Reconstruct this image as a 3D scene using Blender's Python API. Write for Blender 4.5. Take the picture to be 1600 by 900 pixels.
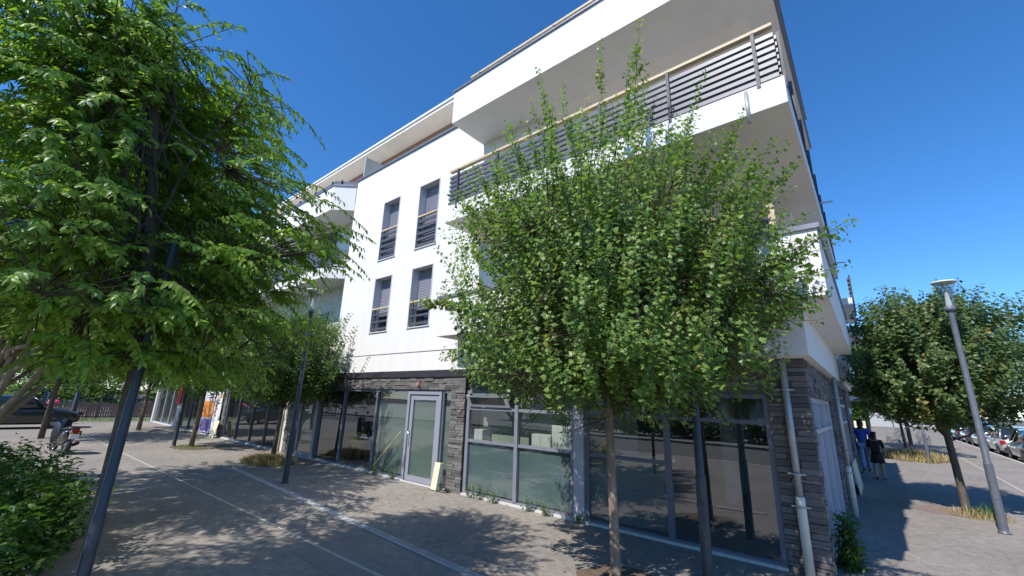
import bpy, bmesh, math, random
import numpy as np
from mathutils import Vector, Matrix
sc = bpy.context.scene
for o in list(bpy.data.objects): bpy.data.objects.remove(o)
COL = sc.collection
R = math.radians
# ---------------------------------------------------------------- camera, sky, sun, exposure
def cam_axes():
    p, ro, a = R(14.986), R(1.806), R(49.908)
    f = np.array([0, math.cos(p), math.sin(p)]); r = np.array([1., 0, 0]); u = np.cross(r, f)
    r2 = math.cos(ro)*r + math.sin(ro)*u; u2 = -math.sin(ro)*r + math.cos(ro)*u
    B = np.array([[math.sin(a), -math.cos(a), 0], [math.cos(a), math.sin(a), 0], [0, 0, 1.]])
    return B@r2, B@u2, B@f
_r, _u, _f = cam_axes()
cd = bpy.data.cameras.new('camera'); cam = bpy.data.objects.new('camera', cd); COL.objects.link(cam)
cd.sensor_fit = 'HORIZONTAL'; cd.sensor_width = 36; cd.lens = 656.94/1600*36
cd.clip_start = .05; cd.clip_end = 2000
CAM = np.array([0.657, -6.844, 1.95])
M = Matrix.Identity(4)
for i in range(3):
    M[i][0], M[i][1], M[i][2], M[i][3] = _r[i], _u[i], -_f[i], CAM[i]
cam.matrix_world = M
sc.camera = cam

SUN = Vector((-.07, -.845, 1)).normalized()
w = bpy.data.worlds.new('World'); sc.world = w; w.use_nodes = True
nt = w.node_tree; nt.nodes.clear()
sky = nt.nodes.new('ShaderNodeTexSky'); sky.sky_type = 'NISHITA'; sky.sun_disc = False
sky.sun_elevation = math.asin(SUN.z); sky.sun_rotation = math.atan2(SUN.x, SUN.y)
sky.altitude = 0; sky.air_density = 1.0; sky.dust_density = 0; sky.ozone_density = 10.0
bg = nt.nodes.new('ShaderNodeBackground'); bg.inputs[1].default_value = .15
hs = nt.nodes.new('ShaderNodeHueSaturation'); hs.inputs['Saturation'].default_value = 1.13; hs.inputs['Value'].default_value = 1.0
wo = nt.nodes.new('ShaderNodeOutputWorld')
nt.links.new(sky.outputs[0], hs.inputs['Color']); nt.links.new(hs.outputs[0], bg.inputs[0]); nt.links.new(bg.outputs[0], wo.inputs[0])
sd = bpy.data.lights.new('sun', 'SUN'); sd.energy = 4.3; sd.angle = R(.53); sd.color = (1, .955, .89)
so = bpy.data.objects.new('sun', sd); COL.objects.link(so); so.location = (0, -20, 30)
so.rotation_euler = (-SUN).to_track_quat('-Z', 'Y').to_euler()
sc.view_settings.view_transform = 'Standard'; sc.view_settings.look = 'None'
sc.view_settings.exposure = .46; sc.view_settings.gamma = 1; sc.view_settings.use_curve_mapping = False
sc.render.engine = 'CYCLES'
sc.cycles.max_bounces = 10; sc.cycles.transparent_max_bounces = 24; sc.cycles.diffuse_bounces = 4
sc.cycles.use_denoising = True

# ---------------------------------------------------------------- helpers
def ray(px, py):
    return (px-800)/656.94*_r - (py-450)/656.94*_u + _f
def on_z(px, py, z=0):
    d = ray(px, py); return CAM + d*((z-CAM[2])/d[2])
def on_y(px, py, y):
    d = ray(px, py); return CAM + d*((y-CAM[1])/d[1])
def at_dist(px, py, dist):
    d = ray(px, py); return CAM + d*(dist/math.hypot(d[0], d[1]))

class MB:
    def __init__(s): s.v = []; s.f = []; s.sm = []; s.var = []
    def add(s, vs, fs, smooth=False):
        n = len(s.v); s.v += [tuple(p) for p in vs]; s.f += [tuple(i+n for i in f) for f in fs]; s.sm += [smooth]*len(fs)
        return s
    def box(s, x0, x1, y0, y1, z0, z1):
        return s.add([(x0,y0,z0),(x1,y0,z0),(x1,y1,z0),(x0,y1,z0),(x0,y0,z1),(x1,y0,z1),(x1,y1,z1),(x0,y1,z1)],
            [(3,2,1,0),(4,5,6,7),(0,1,5,4),(1,2,6,5),(2,3,7,6),(3,0,4,7)])
    def prism(s, poly, z0, z1):      # plan polygon (counter-clockwise) extruded upward
        n = len(poly)
        return s.add([(x,y,z0) for x,y in poly]+[(x,y,z1) for x,y in poly],
            [tuple(range(n-1,-1,-1)), tuple(range(n,2*n))]+[(i,(i+1)%n,(i+1)%n+n,i+n) for i in range(n)])
    def tube(s, pts, rad, n=8, cap=True, smooth=True):
        pts = [Vector(p) for p in pts]; m = len(pts)
        if not hasattr(rad, '__len__'): rad = [rad]*m
        vs = []; ref = None
        for i, p in enumerate(pts):
            t = (pts[min(i+1,m-1)]-pts[max(i-1,0)])
            t = t.normalized() if t.length > 1e-9 else Vector((0,0,1))
            if ref is None: ref = t.orthogonal().normalized()
            else:
                ref = (ref - t*ref.dot(t)); ref = ref.normalized() if ref.length > 1e-6 else t.orthogonal().normalized()
            b = t.cross(ref)
            for k in range(n):
                a = 2*math.pi*k/n; vs.append(p + (ref*math.cos(a)+b*math.sin(a))*rad[i])
        fs = [(i*n+k, i*n+(k+1)%n, (i+1)*n+(k+1)%n, (i+1)*n+k) for i in range(m-1) for k in range(n)]
        s.add(vs, fs, smooth)
        if cap: 
            base = len(s.v)-len(vs)
            s.f += [tuple(base+k for k in range(n-1,-1,-1)), tuple(base+(m-1)*n+k for k in range(n))]; s.sm += [False, False]
        return s
    def lathe(s, prof, c=(0,0,0), n=20, axis='z', smooth=True):
        vs = []
        for r_, h in prof:
            for k in range(n):
                a = 2*math.pi*k/n; x, y = r_*math.cos(a), r_*math.sin(a)
                p = {'z':(x,y,h),'y':(x,h,-y),'x':(h,x,y)}[axis]
                vs.append((c[0]+p[0], c[1]+p[1], c[2]+p[2]))
        m = len(prof)
        return s.add(vs, [(i*n+k, i*n+(k+1)%n, (i+1)*n+(k+1)%n, (i+1)*n+k) for i in range(m-1) for k in range(n)], smooth)
    def loft(s, rings, smooth=True, caps=True):
        n = len(rings[0]); vs = [p for r_ in rings for p in r_]; m = len(rings)
        fs = [(i*n+k, i*n+(k+1)%n, (i+1)*n+(k+1)%n, (i+1)*n+k) for i in range(m-1) for k in range(n)]
        if caps: fs += [tuple(range(n-1,-1,-1)), tuple(range((m-1)*n, m*n))]
        return s.add(vs, fs, smooth)
    def mesh(s, name, mat, bevel=0):
        me = bpy.data.meshes.new(name); me.from_pydata(s.v, [], s.f)
        me.polygons.foreach_set('use_smooth', s.sm)
        if mat: me.materials.append(MAT[mat] if isinstance(mat, str) else mat)
        if s.var:
            at = me.attributes.new('var', 'FLOAT', 'POINT'); at.data.foreach_set('value', s.var)
        if bevel:
            b = bmesh.new(); b.from_mesh(me)
            es = [e for e in b.edges if len(e.link_faces) == 2 and e.calc_face_angle(0) > .6]
            bmesh.ops.bevel(b, geom=es, offset=bevel, segments=2, affect='EDGES', profile=.6)
            b.to_mesh(me); b.free()
        me.update(); return me
    def build(s, name, mat, parent=None, bevel=0, recalc=False):
        me = s.mesh(name, mat, bevel)
        if recalc:
            b = bmesh.new(); b.from_mesh(me); bmesh.ops.recalc_face_normals(b, faces=b.faces); b.to_mesh(me); b.free()
        return link(name, me, parent)
def link(name, me, parent=None):
    o = bpy.data.objects.new(name, me); COL.objects.link(o)
    if parent is not None:
        o.parent = parent
        o.matrix_parent_inverse = world_of(parent).inverted() if not parent.get('_local') else Matrix.Identity(4)
        if parent.get('_local'): o['_local'] = 1
    return o
def world_of(o):
    m = Matrix.LocRotScale(o.location, o.rotation_euler, o.scale)
    return (world_of(o.parent) @ o.matrix_parent_inverse @ m) if o.parent else m
def tag(o, label=None, cat=None, group=None, kind=None):
    if label: o['label'] = label
    if cat: o['category'] = cat
    if group: o['group'] = group
    if kind: o['kind'] = kind
    return o
def empty(name, loc=(0,0,0), local=False, rz=0):
    o = bpy.data.objects.new(name, None); COL.objects.link(o); o.location = loc; o.rotation_euler = (0,0,rz)
    o.empty_display_size = .2
    if local: o['_local'] = 1
    return o
def bx(name, mat, parent, x0, x1, y0, y1, z0, z1, bevel=0):
    return MB().box(min(x0,x1),max(x0,x1),min(y0,y1),max(y0,y1),min(z0,z1),max(z0,z1)).build(name, mat, parent, bevel)
def children(o): return [c for c in bpy.data.objects if c.parent == o]
def copy_tree(o, parent=None):
    c = o.copy(); COL.objects.link(c)
    if parent is not None: c.parent = parent
    for ch in children(o): copy_tree(ch, c)
    return c

# ---------------------------------------------------------------- materials
MAT = {}
def newmat(name):
    m = bpy.data.materials.new(name); m.use_nodes = True; MAT[name] = m
    n = m.node_tree; return m, n, n.nodes['Principled BSDF']
def nd(n, t, **kw):
    x = n.nodes.new(t)
    for k, v in kw.items():
        if k in x.inputs: x.inputs[k].default_value = v
        else: setattr(x, k, v)
    return x
def ramp(n, src, stops):
    r_ = n.nodes.new('ShaderNodeValToRGB'); e = r_.color_ramp.elements
    while len(e) < len(stops): e.new(.5)
    for el, (p, c) in zip(e, stops): el.position = p; el.color = (*c, 1)
    n.links.new(src, r_.inputs[0]); return r_
def plain(name, col, rough=.5, metal=0, spec=.5, bump=0, bscale=60, var=0, vscale=6, coat=0):
    m, n, b = newmat(name)
    b.inputs['Base Color'].default_value = (*col, 1); b.inputs['Roughness'].default_value = rough
    b.inputs['Metallic'].default_value = metal; b.inputs['Specular IOR Level'].default_value = spec
    b.inputs['Coat Weight'].default_value = coat; b.inputs['Coat Roughness'].default_value = .06
    tc = nd(n, 'ShaderNodeTexCoord')
    if var:
        no = nd(n, 'ShaderNodeTexNoise', Scale=vscale, Detail=8, Roughness=.65); n.links.new(tc.outputs['Object'], no.inputs['Vector'])
        rp = ramp(n, no.outputs[0], [(.3, tuple(c*(1-var) for c in col)), (.7, tuple(min(1, c*(1+var)) for c in col))])
        n.links.new(rp.outputs[0], b.inputs['Base Color'])
        mr = nd(n, 'ShaderNodeMapRange'); mr.inputs[3].default_value = max(0, rough-.12); mr.inputs[4].default_value = min(1, rough+.12)
        n.links.new(no.outputs[0], mr.inputs[0]); n.links.new(mr.outputs[0], b.inputs['Roughness'])
    if bump:
        no = nd(n, 'ShaderNodeTexNoise', Scale=bscale, Detail=6); n.links.new(tc.outputs['Object'], no.inputs['Vector'])
        bp = nd(n, 'ShaderNodeBump', Strength=bump, Distance=.01); n.links.new(no.outputs[0], bp.inputs['Height']); n.links.new(bp.outputs[0], b.inputs['Normal'])
    return m
def asphalt(name, c0, c1, speck=.5):
    m, n, b = newmat(name); tc = nd(n, 'ShaderNodeTexCoord'); L = n.links.new
    big = nd(n, 'ShaderNodeTexNoise', Scale=.55, Detail=6, Roughness=.6); L(tc.outputs['Object'], big.inputs['Vector'])
    r1 = ramp(n, big.outputs[0], [(.3, c0), (.72, c1)])
    mid = nd(n, 'ShaderNodeTexNoise', Scale=7, Detail=8, Roughness=.7); L(tc.outputs['Object'], mid.inputs['Vector'])
    r2 = ramp(n, mid.outputs[0], [(.36, (.66,.66,.67)), (.6, (1,1,1)), (.8, (1.12,1.11,1.08))])
    mx = nd(n, 'ShaderNodeMix', data_type='RGBA', blend_type='MULTIPLY'); mx.inputs[0].default_value = .8
    L(r1.outputs[0], mx.inputs[6]); L(r2.outputs[0], mx.inputs[7])
    vo = nd(n, 'ShaderNodeTexVoronoi', Scale=95.); L(tc.outputs['Object'], vo.inputs['Vector'])
    r3 = ramp(n, vo.outputs['Color'], [(0, (.55,.55,.56)), (.55, (1,1,1)), (1, (1.5,1.47,1.42))])
    mx2 = nd(n, 'ShaderNodeMix', data_type='RGBA', blend_type='MULTIPLY'); mx2.inputs[0].default_value = speck
    L(mx.outputs[2], mx2.inputs[6]); L(r3.outputs[0], mx2.inputs[7])
    # dark gum spots
    sp = nd(n, 'ShaderNodeTexVoronoi', Scale=1.7); L(tc.outputs['Object'], sp.inputs['Vector'])
    r4 = ramp(n, sp.outputs['Distance'], [(.03, (.62,.6,.58)), (.06, (1,1,1))])
    mx3 = nd(n, 'ShaderNodeMix', data_type='RGBA', blend_type='MULTIPLY'); mx3.inputs[0].default_value = .7
    L(mx2.outputs[2], mx3.inputs[6]); L(r4.outputs[0], mx3.inputs[7])
    L(mx3.outputs[2], b.inputs['Base Color']); b.inputs['Roughness'].default_value = .88; b.inputs['Specular IOR Level'].default_value = .25
    bp = nd(n, 'ShaderNodeBump', Strength=.55, Distance=.004); L(vo.outputs['Distance'], bp.inputs['Height']); L(bp.outputs[0], b.inputs['Normal'])
asphalt('asphalt_walk', (.245,.22,.195), (.34,.305,.27))
asphalt('asphalt_road', (.13,.122,.115), (.185,.172,.162))
def render_wall(name, col, dirt=.12):
    m, n, b = newmat(name); tc = nd(n, 'ShaderNodeTexCoord'); L = n.links.new
    mp = nd(n, 'ShaderNodeMapping'); mp.inputs['Scale'].default_value = (2.2, 2.2, .16); L(tc.outputs['Object'], mp.inputs['Vector'])
    st = nd(n, 'ShaderNodeTexNoise', Scale=1.6, Detail=7, Roughness=.6); L(mp.outputs[0], st.inputs['Vector'])
    r1 = ramp(n, st.outputs[0], [(.34, tuple(c*(1-dirt) for c in col)), (.62, col)])
    L(r1.outputs[0], b.inputs['Base Color']); b.inputs['Roughness'].default_value = .85; b.inputs['Specular IOR Level'].default_value = .2
    fi = nd(n, 'ShaderNodeTexNoise', Scale=130, Detail=4); L(tc.outputs['Object'], fi.inputs['Vector'])
    bp = nd(n, 'ShaderNodeBump', Strength=.25, Distance=.004); L(fi.outputs[0], bp.inputs['Height']); L(bp.outputs[0], b.inputs['Normal'])
render_wall('white_render', (.74,.725,.70), .05)
render_wall('soffit', (.82,.77,.70), .05)
render_wall('beige_render', (.62,.58,.52), .1)
plain('grey_metal', (.05,.054,.068), .55, .0, .5, var=.08)
plain('slat_metal', (.12,.125,.145), .4, .1, .5)
plain('door_grey', (.27,.28,.335), .4, 0, .5, var=.06)
plain('frame_mid', (.19,.2,.245), .4, 0, .5, var=.08)
plain('cabinet_white', (.52,.54,.5), .6, var=.05)
plain('patch_asphalt', (.235,.21,.19), .9, bump=.5, bscale=180, var=.18, vscale=9)
plain('cover_iron', (.13,.12,.11), .6, .5, var=.3, vscale=20)
plain('frame_metal', (.13,.145,.185), .4, .0, .5, var=.08)
plain('frame_light', (.42,.44,.5), .4, .1, .5, var=.06)
plain('dark_band', (.032,.03,.036), .5, var=.2)
plain('shutter', (.27,.27,.33), .5)
plain('reveal', (.55,.55,.57), .6)
plain('coping', (.20,.21,.25), .4, .3, var=.1)
plain('hand_wood', (.56,.44,.28), .6, var=.18, vscale=14)
plain('screen_panel', (.42,.43,.43), .5)
plain('sill_concrete', (.55,.53,.5), .85, bump=.3, var=.12)
plain('pipe_zinc', (.40,.42,.41), .42, .35, var=.16, vscale=5)
plain('pipe_pvc', (.60,.62,.56), .5, var=.12, vscale=5)
plain('pole_paint', (.038,.05,.066), .42, .0, .5, var=.25, vscale=9, bump=.06, bscale=35)
plain('pole_grey', (.105,.115,.135), .42, .0, .5, var=.18, vscale=9, bump=.06, bscale=35)
plain('film_panel', (.125,.175,.18), .3, 0, .4, var=.14, vscale=2)
plain('frost_film', (.15,.195,.165), .35, 0, .4, var=.12, vscale=1.3)
plain('blind', (.30,.33,.27), .8, var=.1, vscale=1.2)
plain('interior_wall', (.30,.30,.27), .8, var=.08)
plain('interior_floor', (.16,.15,.14), .4, var=.1)
plain('interior_ceiling', (.5,.5,.48), .9)
plain('yellow_plastic', (.62,.47,.04), .45)
plain('white_paint', (.74,.73,.70), .5, var=.04)
plain('cream_board', (.72,.66,.44), .6, var=.07)
plain('bamboo', (.45,.36,.14), .6, var=.2)
plain('black_rubber', (.015,.015,.016), .6)
plain('black_plastic', (.02,.021,.024), .4)
plain('chrome', (.6,.6,.62), .2, .9)
plain('lamp_white', (.72,.72,.70), .5)
plain('panel_grey', (.42,.44,.47), .6, var=.08)
plain('paper', (.78,.79,.8), .7)
plain('poster_white', (.72,.72,.78), .5)
plain('orange_print', (.75,.26,.04), .5, var=.4, vscale=5)
plain('red_print', (.55,.03,.03), .5, var=.2)
plain('purple_print', (.22,.16,.4), .5, var=.3, vscale=5)
plain('joint_strip', (.46,.42,.36), .9, bump=.4, var=.2, vscale=8)
plain('drain_concrete', (.40,.41,.41), .85, bump=.3, var=.15, vscale=8)
plain('drain_grate', (.42,.42,.42), .5, .3, var=.2)
plain('kerb_stone', (.42,.40,.37), .9, bump=.4, var=.15)
plain('soil', (.13,.09,.06), .95, bump=.8, bscale=30, var=.35, vscale=12)
plain('soil_red', (.22,.155,.13), .95, bump=.8, bscale=40, var=.4, vscale=25)
plain('wood_fence', (.30,.205,.15), .85, bump=.3, var=.25, vscale=10)
plain('fence_steel', (.06,.085,.115), .5, var=.1)
plain('sign_blue', (.01,.045,.36), .4)
plain('terracotta', (.35,.2,.14), .9, var=.2)
plain('stone_mound', (.38,.35,.31), .95, bump=1, bscale=8, var=.3, vscale=3)
plain('plate', (.75,.75,.72), .4)
plain('tail_red', (.35,.01,.012), .25)
plain('head_glass', (.65,.67,.7), .12)
plain('car_glass', (.02,.025,.03), .06, 0, .8)
plain('rim', (.38,.38,.4), .3, .8)
def carpaint(name, c): plain(name, c, .32, .25, .5, coat=1)
for k, c in dict(black=(.012,.012,.014), silver=(.5,.5,.51), grey=(.14,.145,.155), blue=(.02,.035,.13), white=(.7,.7,.7), darkgrey=(.045,.05,.06)).items(): carpaint('car_'+k, c)
def glassmat(name, tint, ior=1.55, rough=.0):
    m, n, b = newmat(name); n.nodes.remove(b); L = n.links.new
    lw_ = nd(n, 'ShaderNodeLayerWeight', Blend=.5); pw = nd(n, 'ShaderNodeMath', operation='POWER'); pw.inputs[1].default_value = 5; L(lw_.outputs['Facing'], pw.inputs[0])
    f0 = ((ior-1)/(ior+1))**2; fr = nd(n, 'ShaderNodeMath', operation='MULTIPLY_ADD'); fr.inputs[1].default_value = 1-f0; fr.inputs[2].default_value = f0; L(pw.outputs[0], fr.inputs[0])
    tr = nd(n, 'ShaderNodeBsdfTransparent'); tr.inputs[0].default_value = (*tint, 1)
    gl = nd(n, 'ShaderNodeBsdfGlossy', Roughness=rough); gl.inputs[0].default_value = (.95,.97,1,1)
    tc = nd(n, 'ShaderNodeTexCoord'); no = nd(n, 'ShaderNodeTexNoise', Scale=.9, Detail=1); L(tc.outputs['Object'], no.inputs['Vector'])
    bp = nd(n, 'ShaderNodeBump', Strength=.035, Distance=.05); L(no.outputs[0], bp.inputs['Height']); L(bp.outputs[0], gl.inputs['Normal'])
    mx = nd(n, 'ShaderNodeMixShader'); L(fr.outputs[0], mx.inputs[0]); L(tr.outputs[0], mx.inputs[1]); L(gl.outputs[0], mx.inputs[2])
    L(mx.outputs[0], n.nodes['Material Output'].inputs[0])
glassmat('glass', (.84,.88,.86), 2.5)
glassmat('lamp_glass', (.74,.77,.77), 1.8, .12)
def stone(name, a, b_, c):
    m, n, b = newmat(name); tc = nd(n, 'ShaderNodeTexCoord'); L = n.links.new
    oi = nd(n, 'ShaderNodeObjectInfo'); at = nd(n, 'ShaderNodeAttribute', attribute_name='var')
    ad = nd(n, 'ShaderNodeMath', operation='ADD'); L(oi.outputs['Random'], ad.inputs[0]); L(at.outputs['Fac'], ad.inputs[1])
    fr = nd(n, 'ShaderNodeMath', operation='FRACT'); L(ad.outputs[0], fr.inputs[0])
    r1 = ramp(n, fr.outputs[0], [(0, a), (.5, b_), (1, c)])
    no = nd(n, 'ShaderNodeTexNoise', Scale=9, Detail=9, Roughness=.7); L(tc.outputs['Object'], no.inputs['Vector'])
    r2 = ramp(n, no.outputs[0], [(.3, (.6,.6,.6)), (.7, (1.25,1.22,1.2))])
    mx = nd(n, 'ShaderNodeMix', data_type='RGBA', blend_type='MULTIPLY'); mx.inputs[0].default_value = .85
    L(r1.outputs[0], mx.inputs[6]); L(r2.outputs[0], mx.inputs[7]); L(mx.outputs[2], b.inputs['Base Color'])
    b.inputs['Roughness'].default_value = .85
    bp = nd(n, 'ShaderNodeBump', Strength=.8, Distance=.012); L(no.outputs[0], bp.inputs['Height']); L(bp.outputs[0], b.inputs['Normal'])
stone('slate_stone', (.095,.09,.088), (.15,.14,.136), (.22,.205,.198))
stone('mortar', (.05,.045,.045), (.06,.055,.052), (.07,.06,.06))
def bark(name, a, b_, sc_=14, blotch=None):
    m, n, b = newmat(name); tc = nd(n, 'ShaderNodeTexCoord'); L = n.links.new
    mp = nd(n, 'ShaderNodeMapping'); mp.inputs['Scale'].default_value = (1, 1, .3); L(tc.outputs['Object'], mp.inputs['Vector'])
    no = nd(n, 'ShaderNodeTexNoise', Scale=sc_, Detail=9, Roughness=.7); L(mp.outputs[0], no.inputs['Vector'])
    r1 = ramp(n, no.outputs[0], [(.32, a), (.68, b_)]); out = r1.outputs[0]
    L(out, b.inputs['Base Color']); b.inputs['Roughness'].default_value = .9
    wv = nd(n, 'ShaderNodeTexNoise', Scale=sc_*3, Detail=6); L(mp.outputs[0], wv.inputs['Vector'])
    bp = nd(n, 'ShaderNodeBump', Strength=1, Distance=.02); L(wv.outputs[0], bp.inputs['Height']); L(bp.outputs[0], b.inputs['Normal'])
bark('bark_brown', (.115,.085,.062), (.30,.235,.18))
bark('bark_dark', (.05,.042,.034), (.125,.105,.085))
bark('bark_pale', (.20,.165,.115), (.42,.36,.27), 7)
bark('twig', (.05,.04,.025), (.11,.085,.05))
def leafmat(name, stops, trans=.38, rough=.42, tcol=1.35):
    m, n, b = newmat(name); L = n.links.new
    at = nd(n, 'ShaderNodeAttribute', attribute_name='var'); r1 = ramp(n, at.outputs['Fac'], stops)
    L(r1.outputs[0], b.inputs['Base Color']); b.inputs['Roughness'].default_value = rough; b.inputs['Specular IOR Level'].default_value = .45
    tl = nd(n, 'ShaderNodeBsdfTranslucent')
    mc = nd(n, 'ShaderNodeMix', data_type='RGBA', blend_type='MULTIPLY'); mc.inputs[0].default_value = 1
    L(r1.outputs[0], mc.inputs[6]); mc.inputs[7].default_value = (tcol*1.25, tcol*1.35, tcol*.55, 1); L(mc.outputs[2], tl.inputs[0])
    mx = nd(n, 'ShaderNodeMixShader', Fac=trans); L(b.outputs[0], mx.inputs[1]); L(tl.outputs[0], mx.inputs[2])
    L(mx.outputs[0], n.nodes['Material Output'].inputs[0])
leafmat('leaf_maple', [(0,(.06,.125,.03)), (.5,(.125,.22,.052)), (.9,(.24,.33,.085)), (1,(.26,.21,.05))])
leafmat('leaf_zelkova', [(0,(.065,.14,.022)), (.5,(.14,.25,.04)), (1,(.30,.41,.075))], .48)
leafmat('leaf_far', [(0,(.05,.105,.025)), (.6,(.10,.18,.04)), (1,(.19,.27,.06))])
leafmat('leaf_rightmaple', [(0,(.055,.10,.035)), (.6,(.10,.16,.055)), (.9,(.17,.22,.07)), (1,(.34,.21,.06))])
leafmat('leaf_elder', [(0,(.035,.085,.018)), (.6,(.06,.13,.025)), (1,(.10,.19,.035))])
leafmat('leaf_weed', [(0,(.06,.13,.025)), (.6,(.10,.2,.04)), (1,(.17,.27,.06))])
leafmat('dry_grass', [(0,(.27,.18,.08)), (.6,(.44,.34,.16)), (1,(.56,.47,.26))], .25, .8, .8)
leafmat('blossom', [(0,(.45,.42,.28)), (1,(.65,.62,.45))], .2, .8, .7)
plain('skin', (.42,.25,.17), .5); plain('skin_dark', (.12,.06,.04), .5)
plain('hair_black', (.012,.01,.009), .45)
plain('cloth_black', (.018,.018,.02), .85, bump=.3, bscale=25); plain('cloth_blue', (.03,.07,.36), .85, bump=.3, bscale=25)
plain('cloth_jeans', (.16,.24,.38), .85, bump=.3, bscale=40); plain('cloth_pink', (.62,.05,.13), .85, bump=.3, bscale=25)
plain('shoe_white', (.65,.65,.68), .6)

# ---------------------------------------------------------------- the setting
tag(MB().add([(-400,-400,-.12),(400,-400,-.12),(400,400,-.12),(-400,400,-.12)], [(0,1,2,3)]).build('ground', 'asphalt_road'), kind='structure')
pav = MB().add([(-70,-11,0),(5.2,-11,0),(5.2,75,0),(-70,75,0)], [(0,1,2,3)]).add([(-70,-11,-.12),(5.2,-11,-.12),(5.2,-11,0),(-70,-11,0)], [(0,1,2,3)]).build('pavement', 'asphalt_walk'); tag(pav, kind='structure')
k = MB()
k.box(5.2, 5.36, -11, 75, -.119, .004); k.box(-70, 5.36, -11.16, -11, -.119, .004)
k.build('kerb', 'kerb_stone', pav)
far = MB().box(12.2, 40, -40, 90, -.119, .0).box(-90, 12, -60, -19, -.119, .0).build('far_pavement', 'asphalt_walk'); tag(far, kind='structure')
def strip(name, mat, a, b, wd, z, parent):
    a = np.array(a); b = np.array(b); d = (b-a)/np.linalg.norm(b-a); n_ = np.array([-d[1], d[0]])*wd/2
    return MB().add([(*(a-n_), z), (*(b-n_), z), (*(b+n_), z), (*(a+n_), z)], [(0,1,2,3)]).build(name, mat, parent)
strip('pavement_joint', 'joint_strip', (-34,-3.98), (-1.5,-3.56), .045, .004, pav)
strip('pavement_joint', 'joint_strip', (3.42,2), (3.52,60), .05, .004, pav)
da, db = np.array([-12.6,-2.28]), np.array([-1.2,-2.98])
strip('drain_channel', 'drain_concrete', da, db, .13, .004, pav)
g = MB(); dd = (db-da)/np.linalg.norm(db-da); ln = np.linalg.norm(db-da); nn = np.array([-dd[1], dd[0]])
for i in range(int(ln/.045)):
    c = da+dd*(i*.045+.02)
    if c[0] < -5.6: continue
    q = [c-dd*.009-nn*.045, c+dd*.009-nn*.045, c+dd*.009+nn*.045, c-dd*.009+nn*.045]
    g.prism([tuple(p) for p in q], .005, .011)
for s_ in (-1, 1):
    a, b = da+nn*s_*.052, db+nn*s_*.052
    if a[0] < -5.6: a = a+dd*(-5.6-a[0])/dd[0]
    q = [a-nn*.007, b-nn*.007, b+nn*.007, a+nn*.007]
    g.prism([tuple(p) for p in q], .005, .014)
tag(g.build('drain_grate', 'drain_grate', pav), kind='stuff')
def soil_patch(name, mat, cx, cy, rx, ry, seed, z=.006):
    rnd = random.Random(seed); n_ = 28; vs = [(cx, cy, z+.03)]
    for i in range(n_):
        a = 2*math.pi*i/n_; q = 1+rnd.uniform(-.12,.12); vs.append((cx+rx*q*math.cos(a), cy+ry*q*math.sin(a), z-.002))
    return MB().add(vs, [(0, i+1, (i+1)%n_+1) for i in range(n_)], True).build(name, mat, pav)
# ---------------------------------------------------------------- apartment building
bld = tag(empty('apartment_building', (-6, 6, 0)), 'white rendered corner apartment block with grey balconies and dark stone ground floor', 'building')
def holes_wall(name, mat, x0, x1, z0, z1, y0, y1, holes, parent=bld):
    xs = sorted({x0, x1, *[h for q in holes for h in q[:2]]}); zs = sorted({z0, z1, *[h for q in holes for h in q[2:]]})
    xs = [x for x in xs if x0 <= x <= x1]; zs = [z for z in zs if z0 <= z <= z1]
    b = MB()
    for i in range(len(xs)-1):
        run = None
        for j in range(len(zs)-1):
            cx, cz = (xs[i]+xs[i+1])/2, (zs[j]+zs[j+1])/2
            solid = not any(q[0] < cx < q[1] and q[2] < cz < q[3] for q in holes)
            if solid and run is None: run = zs[j]
            if run is not None and not solid: b.box(xs[i], xs[i+1], y0, y1, run, zs[j]); run = None
        if run is not None: b.box(xs[i], xs[i+1], y0, y1, run, zs[-1])
    return b.build(name, mat, parent)
def bar(a, b, wd, h, tilt=0, along_z=0):
    """square bar from a to b, wd across, h high, rolled by tilt"""
    a = Vector(a); b = Vector(b); t = (b-a).normalized(); up = Vector((0,0,1)) if abs(t.z) < .9 else Vector((0,1,0))
    s_ = t.cross(up).normalized(); u_ = s_.cross(t)
    c, q = math.cos(tilt), math.sin(tilt); s2 = s_*c+u_*q; u2 = -s_*q+u_*c
    vs = [p+s2*sx*wd/2+u2*sz*h/2 for p in (a, b) for sx, sz in ((-1,-1),(1,-1),(1,1),(-1,1))]
    return MB().add(vs, [(0,1,2,3),(7,6,5,4),(0,4,5,1),(1,5,6,2),(2,6,7,3),(3,7,4,0)])
WIN = [(-10.60,-9.73,6.03,8.0), (-8.77,-7.87,6.03,8.0), (-10.60,-9.73,3.77,5.44), (-8.77,-7.87,3.77,5.44)]
holes_wall('wall', 'white_render', -12.5, -6.22, 3.105, 9.40, 0, .32, WIN)
bx('wall_base_band', 'white_render', bld, -12.5, -6.22, 0, .32, 2.61, 3.08)
bx('wall_groove', 'coping', bld, -12.49, -6.22, .03, .3, 3.08, 3.105)
bx('wall_coping', 'coping', bld, -12.56, -6.2, -.05, .36, 9.40, 9.46)
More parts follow.
